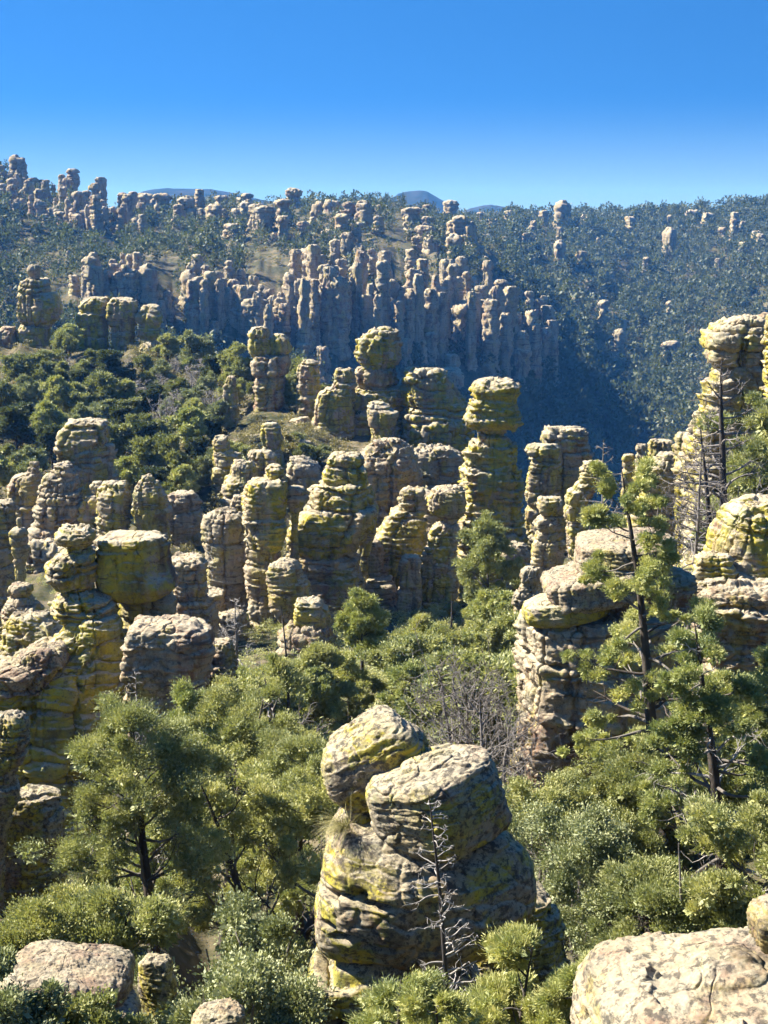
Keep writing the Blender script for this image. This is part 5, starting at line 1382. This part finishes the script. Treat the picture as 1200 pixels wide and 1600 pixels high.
fine_t = [crown_template(80 + s, 700, 0.09, 0.03, 0.7) for s in range(4)]
pts, d = spread(900, 11, 31, -500, 2200, lambda qx, qy, d, x, z, sl: np.where((qx > 150) & (qx < 500) & (d > 15.5) | (qx > 430) & (qx < 640) & (d < 18) | (qx < 140) & (qx > -100) & (d > 17) | (qx < 280) & (d < 15.8), 0.0, np.where(d < 15, 0.25, 0.45)))
mass('undergrowth', 'grey green undergrowth around the foreground stack', 'undergrowth', pts, FR.uniform(0.35, 0.9, len(pts)), 'leaf_manzanita', fine_t)

# dry grass tuft on the foreground stack
def tuft(px, py, d, n, L, label):
    x, _, z = at(px, py, d)
    rs = np.random.RandomState(5)
    B = Bag(); tint = []
    V, Fc = [], []
    for k in range(n):
        di = unit(np.array([rs.normal(-0.75, 0.45), rs.normal(-0.2, 0.5), rs.uniform(0.25, 1.1)]))
        p = bend(rs.normal(0, 0.03, 3), di, L * rs.uniform(0.5, 1.1), 6, rs, 0.06, -0.22)
        sd_ = unit(np.cross(di, np.array([0, 0, 1.0]))) * 0.004
        w = np.linspace(1, 0.15, 6)[:, None]
        v = np.stack([p - sd_ * w, p + sd_ * w], 1).reshape(-1, 3)
        i = np.arange(5) * 2
        B.add(v, np.stack([i, i + 1, i + 3, i + 2], 1))
        tint += [rs.uniform(0, 1)] * 5
    o = obj('grass_tuft', B.mesh('grass_tuft', M['leaf_grass'], False, tint), None, (float(x), d, float(z)))
    tag(o, label, 'grass tuft')
tuft(541, 1293, 16.5, 240, 0.46, 'dry yellow grass tuft hanging from the ledge under the egg boulder')

# ------------------------------------------------------------------ air
def haze_box(x0, x1, y0, y1, z0, z1, density):
    v = [(x, y, z) for z in (z0, z1) for y in (y0, y1) for x in (x0, x1)]
    f = np.array([(0, 2, 3, 1), (4, 5, 7, 6), (0, 1, 5, 4), (2, 6, 7, 3), (0, 4, 6, 2), (1, 3, 7, 5)])
    m, g, out = new_mat('haze')
    pv = g.n('ShaderNodeVolumePrincipled')
    pv.inputs['Color'].default_value = (0.09, 0.36, 1.0, 1)
    pv.inputs['Absorption Color'].default_value = (1, 1, 1, 1)
    pv.inputs['Density'].default_value = density
    pv.inputs['Anisotropy'].default_value = 0.1
    g.l(pv.outputs[0], out.inputs['Volume'])
    m.cycles.homogeneous_volume = True
    tag(obj('haze', make_mesh('haze', v, f, m, False)), kind='stuff')
zmin = float(Z.min()) - 1.0
haze_box(-2400, 2900, -60, 3800, min(zmin, -75) - 1, 75, 0.00016)

# ------------------------------------------------------------------ labels of the many, told apart by the nearest landmark
def finish_labels():
    first = {}
    for (o, words, px, py, group) in AUTO:
        best = min(LAND, key=lambda q: (q[0] - px) ** 2 + 1.6 * (q[1] - py) ** 2)
        dx, dy = px - best[0], py - best[1]
        if abs(dx) > 1.2 * abs(dy): rel = 'right of' if dx > 0 else 'left of'
        elif abs(dy) > 1.2 * abs(dx): rel = 'below' if dy > 0 else 'above'
        else: rel = ('down' if dy > 0 else 'up') + (' right of' if dx > 0 else ' left of')
        o['group'] = group
        first.setdefault((words, rel, best[2]), []).append((px, py, o))
    ORD = ['first', 'second', 'third', 'fourth', 'fifth', 'sixth', 'seventh', 'eighth', 'ninth', 'tenth', 'eleventh', 'twelfth', 'thirteenth', 'fourteenth', 'fifteenth', 'sixteenth', 'seventeenth', 'eighteenth', 'nineteenth', 'twentieth']
    for (words, rel, land), lst in first.items():
        lst.sort(key=lambda q: q[0])
        n = len(lst)
        for k, (px, py, o) in enumerate(lst):
            if n == 1: o['label'] = '%s %s %s' % (words, rel, land)
            elif k == 0: o['label'] = 'leftmost %s %s %s' % (words, rel, land)
            elif k == n - 1: o['label'] = 'rightmost %s %s %s' % (words, rel, land)
            else: o['label'] = '%s from left %s %s %s' % (ORD[k] if k < 20 else str(k + 1) + 'th', words, rel, land)
            if len(o['label'].split()) > 16: o['label'] = o['label'].replace(' from left', '').replace('from left ', '')
            if len(o['label'].split()) > 16: print('LONG', o['label'])
LAND += [(60, 290, 'the left ridge top'), (160, 315, 'the left ridge notch'), (252, 310, 'the left blue mountain'), (400, 330, 'the saddle of the middle ridge'), (545, 345, 'the middle ridge crest'), (662, 318, 'the pointed blue mountain'),
         (642, 440, 'the tallest canyon column'), (302, 485, 'the lone leaning canyon column'), (178, 430, 'the left cliff columns'), (380, 450, 'the left middle cliff'), (545, 470, 'the central cliff'), (738, 480, 'the broad shouldered column'),
         (865, 570, 'the last column of the cliff'), (820, 380, 'the head of the far gully'), (920, 350, 'the right skyline'), (1150, 350, 'the skyline tower at right'), (950, 490, 'the far slope outcrop'), (1040, 550, 'the low rim outcrop')]
finish_labels()
